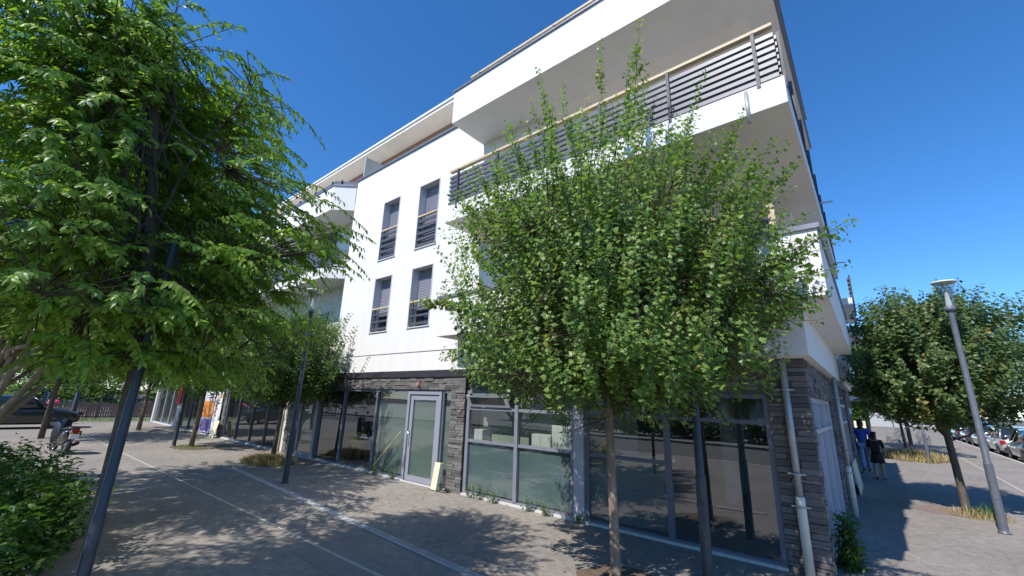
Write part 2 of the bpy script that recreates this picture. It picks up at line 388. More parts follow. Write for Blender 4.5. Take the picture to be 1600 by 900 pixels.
# wall behind the corner balconies, with glazed doors
bx('loggia_wall', 'soffit', bld, -6.22, -4.4, 0, .3, 3.2, 9.2)
bx('loggia_wall', 'soffit', bld, -4.7, -4.4, .3, 2.4, 3.2, 9.2)
doors_up = []
for z in (3.3, 6.2):
    doors_up += [(-3.9,-2.3,z,z+2.1), (-1.6,-.5,z,z+2.1)]
holes_wall('loggia_wall', 'soffit', -4.4, -.06, 3.2, 9.2, 2.4, 2.7, doors_up)
for q in doors_up:
    wf = MB()
    for a in ((q[0],q[0]+.07),(q[1]-.07,q[1]),((q[0]+q[1])/2-.05,(q[0]+q[1])/2+.05)): wf.box(a[0],a[1],2.5,2.56,q[2],q[3])
    wf.box(q[0]+.07,q[1]-.07,2.502,2.558,q[2],q[2]+.09).box(q[0]+.07,q[1]-.07,2.502,2.558,q[3]-.08,q[3])
    d = wf.build('balcony_door', 'frame_metal', bld)
    bx('pane', 'car_glass', d, q[0]+.05, q[1]-.05, 2.525, 2.535, q[2]+.05, q[3]-.05)
for z0_, z1_, n_ in ((3.2,3.38,'loggia_floor'),(5.77,6.17,'loggia_floor'),(8.375,8.6,'loggia_ceiling')):
    bx(n_, 'soffit', bld, -4.4, -.061, .001, 2.4, z0_+.001, z1_)
bx('side_wall', 'white_render', bld, -.36, -.06, 2.702, 13.4, 3.2, 9.3)
bx('core_wall', 'white_render', bld, -33.9, -12.5, .55, .85, 2.6, 9.3)
bx('back_wall', 'beige_render', bld, -34, -.4, 12.9, 13.3, 0, 9.3)
bx('left_end_wall', 'beige_render', bld, -34.2, -33.9, .02, 13, 0, 9.3)
bx('terrace_slab', 'soffit', bld, -33.9, -.4, .33, 13, 9.0, 9.29)
bx('attic_wall', 'beige_render', bld, -33, -2.2, 1.25, 12.5, 9.3, 11.02)
rf = bx('roof_slab', 'soffit', bld, -34.4, -1.8, .5, 13.2, 11.02, 11.12)
MB().box(-34.44,-1.76,.46,13.24,11.122,11.2).build('roof_edge', 'white_render', rf)
MB().box(-33.2,-2.1,1.2,1.26,10.86,11.0).build('attic_band', 'terracotta', rf)
bx('terrace_screen', 'screen_panel', bld, -12.33, -12.28, .06, 1.2, 9.46, 10.36)
# windows of the white facade
for i, (x0, x1, z0, z1) in enumerate(WIN):
    f = MB(); t = .018
    f.box(x0-.004, x0+t, -.015, .3, z0, z1).box(x1-t, x1+.004, -.015, .3, z0, z1).box(x0+t, x1-t, -.014, .3, z1-t, z1+.004).box(x0-.02, x1+.02, -.03, .3, z0-.03, z0-.001)
    win = f.build('window', 'reveal', bld)
    zh = z0+.98 if i < 2 else z0+.70
    s = MB(); zs = z1-t; zb = z0 if i < 2 else z0+.52
    while zs > zb+.01:
        s.add([(x0+t,.236,zs),(x1-t,.236,zs),(x1-t,.222,zs-.022),(x0+t,.222,zs-.022),(x1-t,.236,zs-.045),(x0+t,.236,zs-.045)], [(1,0,3,2),(2,3,5,4)]); zs -= .045
    s.box(x0+t, x1-t, .237, .25, zb, z1-t)
    s.build('shutter', 'shutter', win)
    if i >= 2: bx('pane', 'car_glass', win, x0+t, x1-t, .25, .26, z0, zb+.05)
    bar((x0+t,.02,zh),(x1-t,.02,zh),.07,.045).build('handrail', 'hand_wood', win)
    n_ = 5 if i < 2 else 3
    for k in range(n_):
        z = z0+.09+(zh-.13-z0)*k/(n_-.4)
        bar((x0+t,.035,z),(x1-t,.035,z),.022,.105 if i < 2 else .06,.35).build('slat', 'grey_metal', win)
    for x in (x0+.1, x1-.1): bx('guard_post', 'grey_metal', win, x-.012, x+.012, .055, .08, z0, zh-.02)
# balconies
SLAT_TILT = .0
def railing(par, pts, z0, z1, n, spacing, first=.3, wood=True, slat_h=.062):
    for a, b in zip(pts[:-1], pts[1:]):
        a = np.array(a, float); b = np.array(b, float); d = (b-a)/np.linalg.norm(b-a); L_ = np.linalg.norm(b-a)
        if wood: bar((*a, z1),(*b, z1), .09, .05).build('handrail', 'hand_wood', par)
        for k in range(n):
            z = z0+.07+(z1-.16-z0-.07)*k/(n-1) if n > 1 else (z0+z1)/2
            bar((*a, z),(*b, z), .05, slat_h, SLAT_TILT).build('slat', 'slat_metal', par)
        x = first
        inn = np.array([-d[1], d[0]])*.045
        out = -inn*.9
        while x < L_:
            c = a+d*x+out; MB().box(c[0]-.022, c[0]+.022, c[1]-.022, c[1]+.022, z0-.05, z1-.026).build('post', 'grey_metal', par); x += spacing
YF = -1.12
# first floor: solid parapet
b1 = MB()
b1.box(-6.2, .44, YF, .0, 3.2, 3.38); b1.box(-.06, .44, .0, 5.5, 3.2, 3.38)
b1.box(-6.2, .44, YF, YF+.16, 3.38, 4.0); b1.box(.28, .44, YF+.16, 5.5, 3.38, 4.0); b1.box(-6.2, -6.04, YF+.16, 0, 3.38, 4.0)
b1 = b1.build('balcony', 'white_render', bld)
MB().box(-6.23, .47, YF-.03, YF+.19, 4.0, 4.06).box(.25, .47, YF+.19, 5.5, 4.0, 4.06).build('coping', 'coping', b1)
lo = MB().box(-.14,-.02,-.78,-.74,4.06,4.34).box(-1.6,-.02,-.78,-.74,4.34,4.38).build('guard', 'grey_metal', b1)
MB().box(-1.6,.02,-.80,-.70,4.52,4.57).box(-.06,.02,-.795,-.72,4.06,4.52).build('handrail', 'hand_wood', b1)
# slab edge between stone and first balcony
bx('slab_edge', 'white_render', bld, -6.2, .13, -.5, .02, 2.612, 3.199)
bx('slab_edge', 'white_render', bld, -.3, .13, .021, 12.2, 2.612, 3.199)
# second floor: slab with slatted railing
b2 = MB().prism([(-6.22,YF),(.37,YF),(.39,8.67),(-.06,8.67),(-.06,0),(-6.22,0)], 5.77, 6.17).build('balcony', 'white_render', bld)
MB().prism([(-6.21,YF+.012),(.36,YF+.012),(.38,8.66),(-.07,8.66),(-.07,-.01),(-6.21,-.01)], 5.764, 5.769).build('soffit_face', 'soffit', b2)
railing(b2, [(-6.17,YF+.05),(.32,YF+.05)], 6.17, 7.05, 7, 1.19, .3)
railing(b2, [(.32,YF+.1),(.34,8.6)], 6.17, 7.05, 7, 1.19, .1, wood=False)
railing(b2, [(-6.17,-.03),(-6.17,YF+.1)], 6.17, 7.05, 7, 1.6, .4, wood=False)
bx('balcony_screen', 'screen_panel', b2, -1.1, .2, YF+.16, YF+.18, 6.3, 6.95)
MB().tube([(-.08,YF-.03,6.12),(-.08,YF-.03,5.62)], .022, 10).build('drip_pipe', 'pipe_zinc', b2)
for y in (3.0, 7.6):
    MB().tube([(.3,y,5.98),(.62,y,5.965)], .018, 8).build('overflow_spout', 'pipe_zinc', b2)
# third floor terrace: tall white parapet
b3 = MB().box(-6.22,.34,YF,.0,8.375,8.6).box(-.06,.34,.0,5.2,8.375,8.6).box(-6.22,.34,YF,YF+.18,8.6,9.25).box(.18,.34,YF+.18,5.2,8.6,9.25).box(-6.22,-6.06,YF+.18,.33,8.6,9.25).build('balcony', 'white_render', bld)
MB().box(-6.25,.38,YF-.035,YF+.2,9.25,9.29).box(.15,.38,YF+.2,5.2,9.25,9.29).box(-6.25,-6.03,YF+.2,.33,9.25,9.29).build('coping', 'coping', b3)
railing(b3, [(-5.72,YF+.1),(.26,YF+.1)], 9.29, 9.48, 1, 1.05, .3, slat_h=.03)
for a, b in (((.36,YF),(.36,5.2)),): MB().box(.341,.375,YF+.02,5.2,8.4,8.5).build('drip_edge', 'coping', b3)
# balconies beyond, on the side street
b4 = MB().box(-.06,.62,8.8,12.4,5.0,5.2).box(-.06,.62,8.8,12.4,4.2,4.3).build('balcony', 'white_render', bld)
railing(b4, [(.6,8.85),(.6,12.3)], 5.2, 5.95, 5, .9, .1, wood=False)
bx('side_parapet', 'white_render', bld, .13, .3, 6.6, 12.6, 2.75, 3.3)
# left wing balconies with splayed ends
def splay(z0, z1, y=-.55, x0=-33.9):
    return MB().prism([(x0,y),(-13.12,y),(-12.52,-.0),(-12.52,.5),(x0,.5)], z0, z1)
l3 = splay(8.28, 8.5).prism([(-33.9,-.55),(-13.12,-.55),(-12.53,-.01),(-12.53,.16),(-13.2,-.39),(-33.9,-.39)], 8.5, 9.2).build('balcony', 'white_render', bld)
MB().prism([(-33.9,-.58),(-13.1,-.58),(-12.51,-.04),(-12.51,.18),(-13.22,-.36),(-33.9,-.36)], 9.2, 9.26).build('coping', 'coping', l3)
railing(l3, [(-24,-.46),(-13.18,-.46)], 9.26, 9.5, 1, 1.3, .2, wood=False, slat_h=.12); railing(l3, [(-13.18,-.46),(-12.62,.06)], 9.26, 9.5, 1, 1.3, .2, wood=False, slat_h=.12)
l2 = splay(5.77, 6.13).build('balcony', 'white_render', bld)
railing(l2, [(-22,-.5),(-13.15,-.5)], 6.13, 6.95, 7, 1.2, .3); railing(l2, [(-13.15,-.5),(-12.56,.04)], 6.13, 6.95, 7, 2, .3, wood=False)
bx('balcony_door', 'car_glass', bld, -16.2, -14.6, .5, .548, 6.15, 8.2); bx('balcony_door', 'car_glass', bld, -15.2, -14.4, .5, .548, 3.4, 4.9)
lb = bx('balcony', 'white_render', bld, -33.9, -12.52, -.0, .5, 2.612, 3.2)
railing(lb, [(-24,.05),(-13.0,.05)], 3.2, 3.95, 5, 1.2, .3)
# dark band and stone lintel
bx('dark_band', 'dark_band', bld, -33.9, -6.2, -.06, .3, 2.45, 2.61)
bx('ground_ceiling', 'interior_ceiling', bld, -33.8, -.4, .3, 12.8, 2.44, 2.6)
# ---- stone cladding
rs = random.Random(5)
def unit_stone(seed):
    r_ = random.Random(seed); b = bmesh.new(); bmesh.ops.create_cube(b, size=1)
    for v in b.verts: v.co += Vector([r_.uniform(-.02,.02), r_.uniform(-.06,.06), r_.uniform(-.06,.06)])
    bmesh.ops.bevel(b, geom=b.edges[:], offset=.035, segments=1, affect='EDGES')
    me = bpy.data.meshes.new('stone'); b.to_mesh(me); b.free(); me.materials.append(MAT['slate_stone']); return me
STONES = [unit_stone(i) for i in range(5)]
def stones(par, plane, a0, a1, z0, z1, off=0, lo=.14, hi=.42, overlap=0, rows=(.045,.06,.075,.09)):
    z = z0
    while z < z1-.02:
        h = rs.choice(rows); h = min(h, z1-z)
        if z1-z-h < .03: h = z1-z
        a = a0
        while a < a1-.01:
            l = rs.uniform(lo, hi)
            if a1-a-l < .1: l = a1-a
            d = rs.uniform(.012, .04)
            o = bpy.data.objects.new('stone', rs.choice(STONES)); COL.objects.link(o); o.parent = par
            o.matrix_parent_inverse = world_of(par).inverted()
            ext = d if (overlap and abs(a+l-a1) < 1e-6) else 0
            if plane == 'y':
                o.location = (a+l/2+ext/2, off-d/2+.03, z+h/2); o.scale = (l-.006+ext, d+.06, h-.006)
            else:
                o.location = (off+d/2-.03, a+l/2, z+h/2); o.scale = (d+.06, l-.006, h-.006)
            a += l
        z += h
corner = bx('corner_pier', 'mortar', bld, -.44, -.014, .014, .26, 0, 2.61)
stones(corner, 'y', -.44, -.004, 0, 2.605, 0, .12, .3, 1)
stones(corner, 'x', .016, .26, 0, 2.605, 0, .12, .26)
lint = bx('stone_lintel', 'mortar', bld, -.3, -.014, .261, 3.85, 2.13, 2.61)
stones(lint, 'x', .262, 3.85, 2.13, 2.605, 0, .3, .6)
pier2 = bx('stone_pier', 'mortar', bld, -.3, -.014, 3.851, 4.75, 0, 2.61)
stones(pier2, 'x', 3.852, 4.75, 0, 2.605, 0, .22, .5)
def stone_sheet(name, regions, seed):
    r_ = random.Random(seed); b = MB()
    for (x0, x1, z0, z1) in regions:
        z = z0
        while z < z1-.01:
            h = min(r_.choice((.045,.06,.075)), z1-z); a = x0
            while a < x1-.005:
                l = r_.uniform(.12, .4)
                if x1-a-l < .08: l = x1-a
                d = r_.uniform(.008,.035); n0 = len(b.v); b.box(a+.003, a+l-.003, -d, .02, z+.003, z+h-.003)
                b.var += [r_.random()]*8; a += l
            z += h
    o = b.build(name, 'slate_stone', bld); tag(o, kind='stuff'); return o
stone_sheet('stone_cladding', [(-12.5,-6.36,2.15,2.45), (-6.82,-6.36,0,2.15), (-15.2,-14.5,0,2.45), (-21.75,-21.4,0,2.45)], 3)
stone_sheet('stone_cladding', [(-6.2,-.45,2.15,2.61)], 4)
for q in ((-12.49,-6.37,2.16,2.45), (-6.81,-6.37,0,2.14), (-15.19,-14.51,0,2.44), (-21.74,-21.41,0,2.44), (-6.2,-.46,2.16,2.6)):
    bx('cladding_core', 'mortar', bld, q[0], q[1], .012, .28, q[2], q[3])
bx('far_side_wall', 'mortar', bld, -.3, -.012, 4.76, 6.9, 0, 2.61)
fw = bx('stone_pier', 'mortar', bld, -.3, -.014, 9.9, 13.4, 0, 2.61)
fs_ = MB(); z = 0
while z < 2.6:
    a = 9.9
    while a < 13.39: l = min(rs.uniform(.3,.7), 13.4-a); fs_.box(-.02, rs.uniform(.008,.03), a+.004, a+l-.004, z+.004, z+.096); fs_.var += [rs.random()]*8; a += l
    z += .1
tag(fs_.build('stone_cladding', 'slate_stone', fw), kind='stuff')
# ---- shopfronts
def pane_y(a, c, y, z0, z1): return MB().add([(a,y,z0),(c,y,z0),(c,y,z1),(a,y,z1)], [(0,1,2,3)])
def shopfront(x0, x1, mull, transom, glass, ztop=2.15, fr='frame_metal', wide=.075, sill_z=None, y=.06):
    """glass: list per bay of (z0, z1, material)"""
    b = MB(); b.box(x0, x1, y-.035, y+.05, 0, .07); b.box(x0, x1, y-.035, y+.05, ztop-.07, ztop-.002)
    b.box(x0, x0+wide, y-.037, y+.05, .07, ztop-.07); b.box(x1-wide, x1, y-.037, y+.05, .07, ztop-.07)
    s = b.build('shopfront', fr, bld)
    for mx in mull: MB().box(mx-wide/2, mx+wide/2, y-.05, y+.05, .071, ztop-.071).build('mullion', fr, s)
    edges = [x0+wide/2]+list(mull)+[x1-wide/2]
    for i, bays in enumerate(glass):
        a, c = edges[i]+wide/2, edges[i+1]-wide/2
        for j, (z0, z1, m, dy) in enumerate(bays):
            (pane_y(a-.01, c+.01, y+dy, max(z0,.06), min(z1, ztop-.06)) if m == 'glass' else MB().box(a-.01, c+.01, y+dy, y+dy+.006, max(z0,.06), min(z1, ztop-.06))).build('pane' if m == 'glass' else 'film_panel', m, s)
        for z in transom[i]: MB().box(a, c, y-.03, y+.045, z-.028, z+.028).build('transom', fr, s)
    MB().box(x0, x1, -.03, y-.036, 0, .035).build('sill', 'sill_concrete', s)
    return s
G = lambda a, b: (a, b, 'glass', 0.0)
# right hand bays under the maple
mid = shopfront(-6.33, -3.55, [-4.9], [[1.76,1.09],[1.76,1.09]], [[G(0,1.06), (.1,1.06,'film_panel',.03), G(1.11,1.74), G(1.78,2.1)]]*2, fr='frame_mid', wide=.085)
col = bx('column', 'frame_light', bld, -3.55, -3.35, -.02, .2, 0, 2.15)
rgt = shopfront(-3.35, -.44, [-1.9], [[1.76,1.09],[1.76]], [[G(0,1.06), (.1,1.06,'film_panel',.05), G(1.11,1.74), G(1.78,2.1)], [G(0,1.73), G(1.78,2.1)]])
# left: door with side light, long glazing
lft = shopfront(-13.0, -8.42, [-11.55,-9.85], [[],[],[]], [[G(0,2.1)],[G(0,2.1)],[G(0,2.1), (.1,1.78,'frost_film',.035)]], fr='frame_metal')
sid = shopfront(-7.14, -6.82, [], [[]], [[G(0,2.1), (.1,1.78,'frost_film',.035)]], wide=.04)
def door(x0, x1, fr, z1=2.1):
    b = MB(); y0, y1 = -.03, .1
    b.box(x0, x0+.085, y0, y1, 0, z1).box(x1-.085, x1, y0, y1, 0, z1).box(x0+.085, x1-.085, y0, y1, z1-.07, z1)
    d = b.build('door', fr, bld)
    l0, l1 = x0+.1, x1-.1
    lf = MB().box(l0, l0+.11, .0, .06, .03, z1-.08).box(l1-.11, l1, .0, .06, .03, z1-.08).box(l0+.11, l1-.11, .001, .059, .03, .15).box(l0+.11, l1-.11, .001, .059, z1-.2, z1-.08).build('leaf', fr, d)
    pane_y(l0+.1, l1-.1, .025, .14, z1-.19).build('pane', 'glass', d)
    MB().box(l0+.1, l1-.1, .045, .05, .14, z1-.19).build('frosted_film', 'frost_film', d)
    MB().tube([(l0+.05,-.0,.85),(l0+.05,-.05,.85),(l0+.05,-.05,1.15),(l0+.05,0,1.15)], .012, 8).build('handle', 'chrome', d)
    MB().box(x0, x1, -.05, -.031, 0, .03).build('threshold', 'sill_concrete', d)
    return d
door(-8.42, -7.14, 'door_grey'); door(-14.42, -13.02, 'door_grey')
for q in ((-14.49,-14.43,0,.2,0,2.44),(-14.43,-13.0,.05,.2,2.1,2.44),(-8.4,-6.83,.05,.2,2.1,2.149),(-13.0,-12.5,.05,.2,2.15,2.44)): bx('lintel_panel', 'frame_metal', bld, *q)
# far left shops
s3 = shopfront(-21.4, -15.6, [-19.9,-18.4,-17.0], [[],[],[],[]], [[G(0,2.3)]]*4, 2.44)
s4 = shopfront(-28.2, -21.75, [-26.6,-25.1,-23.6], [[],[],[],[]], [[G(0,2.3)]]*4, 2.44)
s5 = shopfront(-33.8, -28.9, [-32.0,-30.4], [[],[],[]], [[G(0,2.3)]]*3, 2.44, fr='frame_light')
bx('shop_pier', 'beige_render', bld, -28.9, -28.2, -.05, .2, 0, 2.45); bx('shop_pier', 'beige_render', bld, -34.1, -33.8, -.06, .2, 0, 2.45)
bx('shop_pier', 'beige_render', bld, -15.6, -15.2, -.02, .2, 0, 2.45)
# side street shopfront
def side_front(y0, y1, mull):
    b = MB(); b.box(-.1, -.02, y0, y1, .0, .08).box(-.1, -.02, y0, y1, 2.05, 2.128).box(-.1,-.018,y0,y0+.07,.08,2.05).box(-.1,-.018,y1-.07,y1,.08,2.05)
    s = b.build('shopfront', 'frame_light', bld)
    for m in mull: MB().box(-.1,-.01,m-.03,m+.03,.081,2.049).build('mullion', 'frame_light', s)
    MB().box(-.1,-.016,y0+.07,y1-.07,1.62,1.68).build('transom', 'frame_light', s)
    MB().add([(-.06,y0+.04,.05),(-.06,y1-.04,.05),(-.06,y1-.04,2.07),(-.06,y0+.04,2.07)],[(0,1,2,3)]).build('pane', 'glass', s); return s
side_front(.262, 3.849, [1.4, 2.6]); side_front(6.9, 9.89, [8.2])
bx('side_lintel', 'mortar', bld, -.3, -.012, 6.9, 9.9, 2.129, 2.61)
# interior shell
for n, m, q in (('room_floor','interior_floor',(-33.8,-.42,.13,12.8,-.05,.012)), ('partition','interior_wall',(-33.8,-.42,7.0,7.1,.012,2.44)), ('partition','interior_wall',(-6.75,-6.5,.3,7,.012,2.44)), ('partition','interior_wall',(-15.1,-14.7,.3,7,.012,2.44)), ('partition','interior_wall',(-21.7,-21.5,.3,7,.012,2.44)), ('partition','interior_wall',(-28.8,-28.3,.3,7,.012,2.44)), ('roller_blind','blind',(-6.3,-3.6,.46,.47,1.0,2.4)), ('partition','interior_wall',(-3.5,-3.4,.3,2.4,.012,2.44)), ('side_partition','interior_wall',(-2.0,-1.9,3.5,7,.012,2.44))):
    bx(n, m, bld, *q)
# downpipes
def downpipe(x, y, zt, zc, out=(0,-1), r=.042):
    p = MB().tube([(x,y,zt),(x,y,zc)], r, 14).build('downpipe', 'pipe_zinc', bld)
    MB().tube([(x,y,zc+.06),(x,y,zc),(x,y,0.01)], [r+.012]*3, 14).build('lower_pipe', 'pipe_pvc', p)
    for z in (zc+.32, zc-.06, 2.2):
        MB().tube([(x,y,z-.012),(x,y,z+.012)], r+.022, 14).box(x-.10,x+.10,y-.006,y+.006,z-.01,z+.01).build('bracket', 'pipe_zinc', p)
downpipe(-.215, -.085, 2.611, .84); downpipe(.1, 4.22, 2.611, .85); downpipe(-15.42, -.1, 2.44, 1.2)
MB().lathe([(.0,0.07),(.06,.06),(.10,.03),(.11,0)], (0.02,11.0,1.95), 16, 'x').build('wall_light', 'lamp_white', bld)
# small lamp over the shop door
MB().tube([(-7.98,-.03,2.36),(-7.98,-.1,2.36),(-7.98,-.1,2.3)], .012, 8).lathe([(.012,.0),(.035,-.03),(.045,-.09),(.02,-.13)], (-7.98,-.1,2.32), 12).build('door_lamp', 'terracotta', bld)
# tilted-open fanlight in the first bay
fl = bar((-6.22,-.06,1.92),(-5.05,-.06,1.92),.03,.25,-.5).build('open_fanlight', 'frame_light', mid)
bar((-6.12,-.079,1.925),(-5.15,-.079,1.925),.01,.16,-.5).build('fanlight_pane', 'car_glass', mid)
# cables on the wall, seams
# ---------------------------------------------------------------- vegetation
def nrm(a): return a/np.maximum(np.linalg.norm(a, axis=-1, keepdims=True), 1e-9)
def maple_leaf():
    # five-lobed outline, axis +x, in the xy plane
    pts = [(0,0),(.18,.16),(.05,.42),(.32,.36),(.42,.60),(.58,.30),(1,0),(.58,-.30),(.42,-.60),(.32,-.36),(.05,-.42),(.18,-.16)]
    v = [(x, y, -.18*abs(y)-.12*x*x) for x, y in pts]+[(.4,0,.03)]
    n_ = len(pts); f = [(n_, i, (i+1)%n_) for i in range(n_)]
    return np.array(v), np.array(f)
def oval_leaf(wd=.2, fold=.10, droop=.15):
    v = [(0,0,0),(.35,wd,fold),(.35,-wd,fold),(.4,0,0),(.72,wd*.7,fold*.6-droop*.5),(.72,-wd*.7,fold*.6-droop*.5),(1,0,-droop)]
    f = [(0,3,1),(0,2,3),(3,4,1),(3,2,5),(3,6,4),(3,5,6)]
    return np.array(v), np.array(f)
def blade_leaf():
    return np.array([(0,-.035,0),(0,.035,0),(.5,.03,-.03),(.5,-.03,-.03),(1,0,-.22)]), np.array([(0,3,2),(0,2,1),(3,4,2)])
def leaf_mesh(name, tmpl, P, A, N, S, mat, var, parent):
    tv, tf = tmpl; A = nrm(A); N = nrm(N-A*(N*A).sum(1, keepdims=True)); B_ = np.cross(N, A)
    n_, k = len(P), len(tv)
    V = (P[:,None,:]+S[:,None,None]*(tv[None,:,0,None]*A[:,None,:]+tv[None,:,1,None]*B_[:,None,:]+tv[None,:,2,None]*N[:,None,:])).reshape(-1,3)
    F = (tf[None]+np.arange(n_)[:,None,None]*k).reshape(-1)
    me = bpy.data.meshes.new(name); me.vertices.add(len(V)); me.vertices.foreach_set('co', V.astype(np.float32).ravel())
    nf = len(F)//3; me.loops.add(len(F)); me.loops.foreach_set('vertex_index', F.astype(np.int32))
    me.polygons.add(nf); me.polygons.foreach_set('loop_start', np.arange(0, nf*3, 3, dtype=np.int32))
    try: me.polygons.foreach_set('loop_total', np.full(nf, 3, np.int32))
    except Exception: pass
    at = me.attributes.new('var', 'FLOAT', 'POINT'); at.data.foreach_set('value', np.repeat(var, k).astype(np.float32))
    me.materials.append(MAT[mat]); me.update(calc_edges=True); me.validate()
    return link(name, me, parent)
def many_tubes(name, segs, mat, parent, n=4):
    """segs: list of (pts, radii)"""
    b = MB()
    for p, r_ in segs: b.tube(p, r_, n, cap=False)
    return b.build(name, mat, parent)
def curve(a, b, bend, n=6):
    a, b, bend = np.array(a, float), np.array(b, float), np.array(bend, float); t = np.linspace(0, 1, n)[:,None]
    return (1-t)**2*a+2*t*(1-t)*bend+t*t*b

def make_tree(name, label, group, base, trunk, env, n_shoots, leaf, tmpl, size, style, seed, limbs=14, shoot_len=(.35,.8), per=12,
              trunk_mat='bark_brown', extra=(), twigs=True, cat='tree', shell=2.2, kinds=None, trunk_n=12, limb_r=.022, clear=None):
    """env: list of (centre, radii, weight); trunk: [(offset, radius)...]; extra: explicit shoots (start, end)"""
    rg = np.random.default_rng(seed); base = np.array(base, float)
    root = tag(empty(name, tuple(base)), label, cat, group)
    tp = [base+np.array(p) for p, _ in trunk]; tr = [r_ for _, r_ in trunk]
    # smooth trunk
    b = MB(); b.tube(tp, tr, trunk_n); b.build('trunk', trunk_mat, root)
    top = tp[-1]; axis_pts = np.array(tp)
    ws = np.array([e[2] for e in env], float); ws /= ws.sum()
    idx = rg.choice(len(env), n_shoots, p=ws)
    C = np.array([e[0] for e in env])[idx]+base; RR = np.array([e[1] for e in env])[idx]
    d = nrm(rg.normal(size=(n_shoots,3))); rad = rg.random(n_shoots)**(1/shell)
    E_ = C+d*RR*rad[:,None]                     # shoot middles
    if clear:       # the stem stays open towards the square
        tv_ = base-CAM; va = np.arctan2(E_[:,0]-CAM[0], E_[:,1]-CAM[1])-math.atan2(tv_[0], tv_[1]); near_ = np.hypot(E_[:,0]-CAM[0], E_[:,1]-CAM[1]) < np.hypot(tv_[0], tv_[1])+.1
        keep = ~((np.abs(va) < clear[2]) & near_ & (E_[:,2] > clear[0]) & (E_[:,2] < clear[1]) & (rg.random(n_shoots) < .93))
        E_ = E_[keep]; n_shoots = len(E_)
    out = E_-np.array([top[0], top[1], 0])[None]*np.array([1,1,0])-np.array([0,0,1])*E_[:,2:3]
    out[:,2] = 0; out = nrm(out)
    L_ = rg.uniform(*shoot_len, n_shoots)
    if style == 'upright':
        D = nrm(out*rg.uniform(.1,.75,(n_shoots,1))+np.array([0,0,1.])*rg.uniform(.5,1.1,(n_shoots,1))+rg.normal(size=(n_shoots,3))*.22); sag = np.zeros(n_shoots)
    elif style == 'spray':
        D = nrm(out+np.array([0,0,1.])*rg.uniform(-.1,.35,(n_shoots,1))+rg.normal(size=(n_shoots,3))*.28); sag = rg.uniform(.25,.6,n_shoots)
    else:
        D = nrm(out*.6+np.array([0,0,1.])*.45+rg.normal(size=(n_shoots,3))*.5); sag = rg.uniform(0,.3,n_shoots)
    S0 = E_-D*L_[:,None]*.5
    if len(extra):
        ex0 = np.array([e[0] for e in extra]); ex1 = np.array([e[1] for e in extra]); v = ex1-ex0; l = np.linalg.norm(v, axis=1)
        S0 = np.vstack([S0, ex0]); D = np.vstack([D, nrm(v)]); L_ = np.concatenate([L_, l]); sag = np.concatenate([sag, np.zeros(len(l))])
    ns = len(S0)
    counts = np.maximum(3, (L_/np.mean(shoot_len)*per).astype(int))
    si = np.repeat(np.arange(ns), counts); t = np.concatenate([np.linspace(.04, 1, c) for c in counts])
    P = S0[si]+D[si]*(L_[si]*t)[:,None]; P[:,2] -= sag[si]*L_[si]*t*t
    T = D[si].copy(); T[:,2] -= 2*sag[si]*t; T = nrm(T)
    # leaf directions round the shoot
    ref = nrm(np.cross(T, np.array([0,0,1.])+rg.normal(size=T.shape)*.05)); bn = np.cross(T, ref)
    node = np.concatenate([np.arange(c) for c in counts])
    if style == 'upright':
        ang = node*1.571+rg.uniform(0,.9,len(P)); fw = .55
        Ps = []; As = []; 
        for k_ in (0, np.pi):
            side = ref*np.cos(ang+k_)[:,None]+bn*np.sin(ang+k_)[:,None]
            A = nrm(side+T*fw*rg.uniform(.2,1.2,(len(P),1))+np.array([0,0,-1.])*rg.uniform(-.2,.6,(len(P),1))); As.append(A); Ps.append(P+A*.018)
        P2 = np.vstack(Ps); A2 = np.vstack(As); oc = nrm((P2-top)*np.array([1,1,0.])); N2 = np.array([0,0,.75])+oc*.75+rg.normal(size=P2.shape)*.5
        tt = np.concatenate([t, t])
    else:
        side = ref*np.where(node%2 == 0, 1, -1)[:,None]
        A = nrm(side*rg.uniform(.6,1,(len(P),1))+T*rg.uniform(.5,1.1,(len(P),1))+np.array([0,0,-1.])*rg.uniform(.0,.85,(len(P),1))+rg.normal(size=P.shape)*.2)
        P2 = P; A2 = A; oc = nrm((P-top)*np.array([1,1,0.])); N2 = np.array([0,0,.85])+oc*.45+rg.normal(size=P.shape)*.4; tt = t
    S2 = rg.uniform(size[0], size[1], len(P2))*(1-.35*tt**3)
    shoot_var = rg.random(ns); sv = np.concatenate([shoot_var[si]]*(len(P2)//len(P)))
    var = np.clip(.15+.35*sv+.35*rg.random(len(P2))+.12*tt, 0, .93)
    if kinds: # a few yellowed shoots
        var = np.where((sv > 1-kinds) & (rg.random(len(P2)) < .6), rg.uniform(.93,1,len(P2)), var)
    crown = leaf_mesh('crown', tmpl, P2, A2, N2, S2, leaf, var, root); tag(crown, kind='stuff')
    # limbs to spread end points, twigs along the shoots
    segs = []
    pick = rg.choice(n_shoots, min(limbs, n_shoots), replace=False)
    lp = []
    for j in pick:
        h = rg.uniform(.35, 1.0); i0 = h*(len(tp)-1); a = int(min(i0, len(tp)-2)); fr = i0-a
        s_ = axis_pts[a]*(1-fr)+axis_pts[a+1]*fr; s_[2] = max(s_[2], base[2]+trunk_floor(tp, base))
        e = S0[j]; m = np.array([s_[0]*.55+e[0]*.45, s_[1]*.55+e[1]*.45, s_[2]*.35+e[2]*.65])
        if style == 'upright': m = np.array([s_[0]*.35+e[0]*.65, s_[1]*.35+e[1]*.65, s_[2]*.6+e[2]*.4])
        c = curve(s_, e, m, 7); c[1:-1] += rg.normal(size=(5,3))*.03; segs.append((c, np.linspace(limb_r, limb_r*.35, 7))); lp.append(c)
    many_tubes('branches', segs, trunk_mat if trunk_mat != 'bark_brown' else 'twig', root, 6)
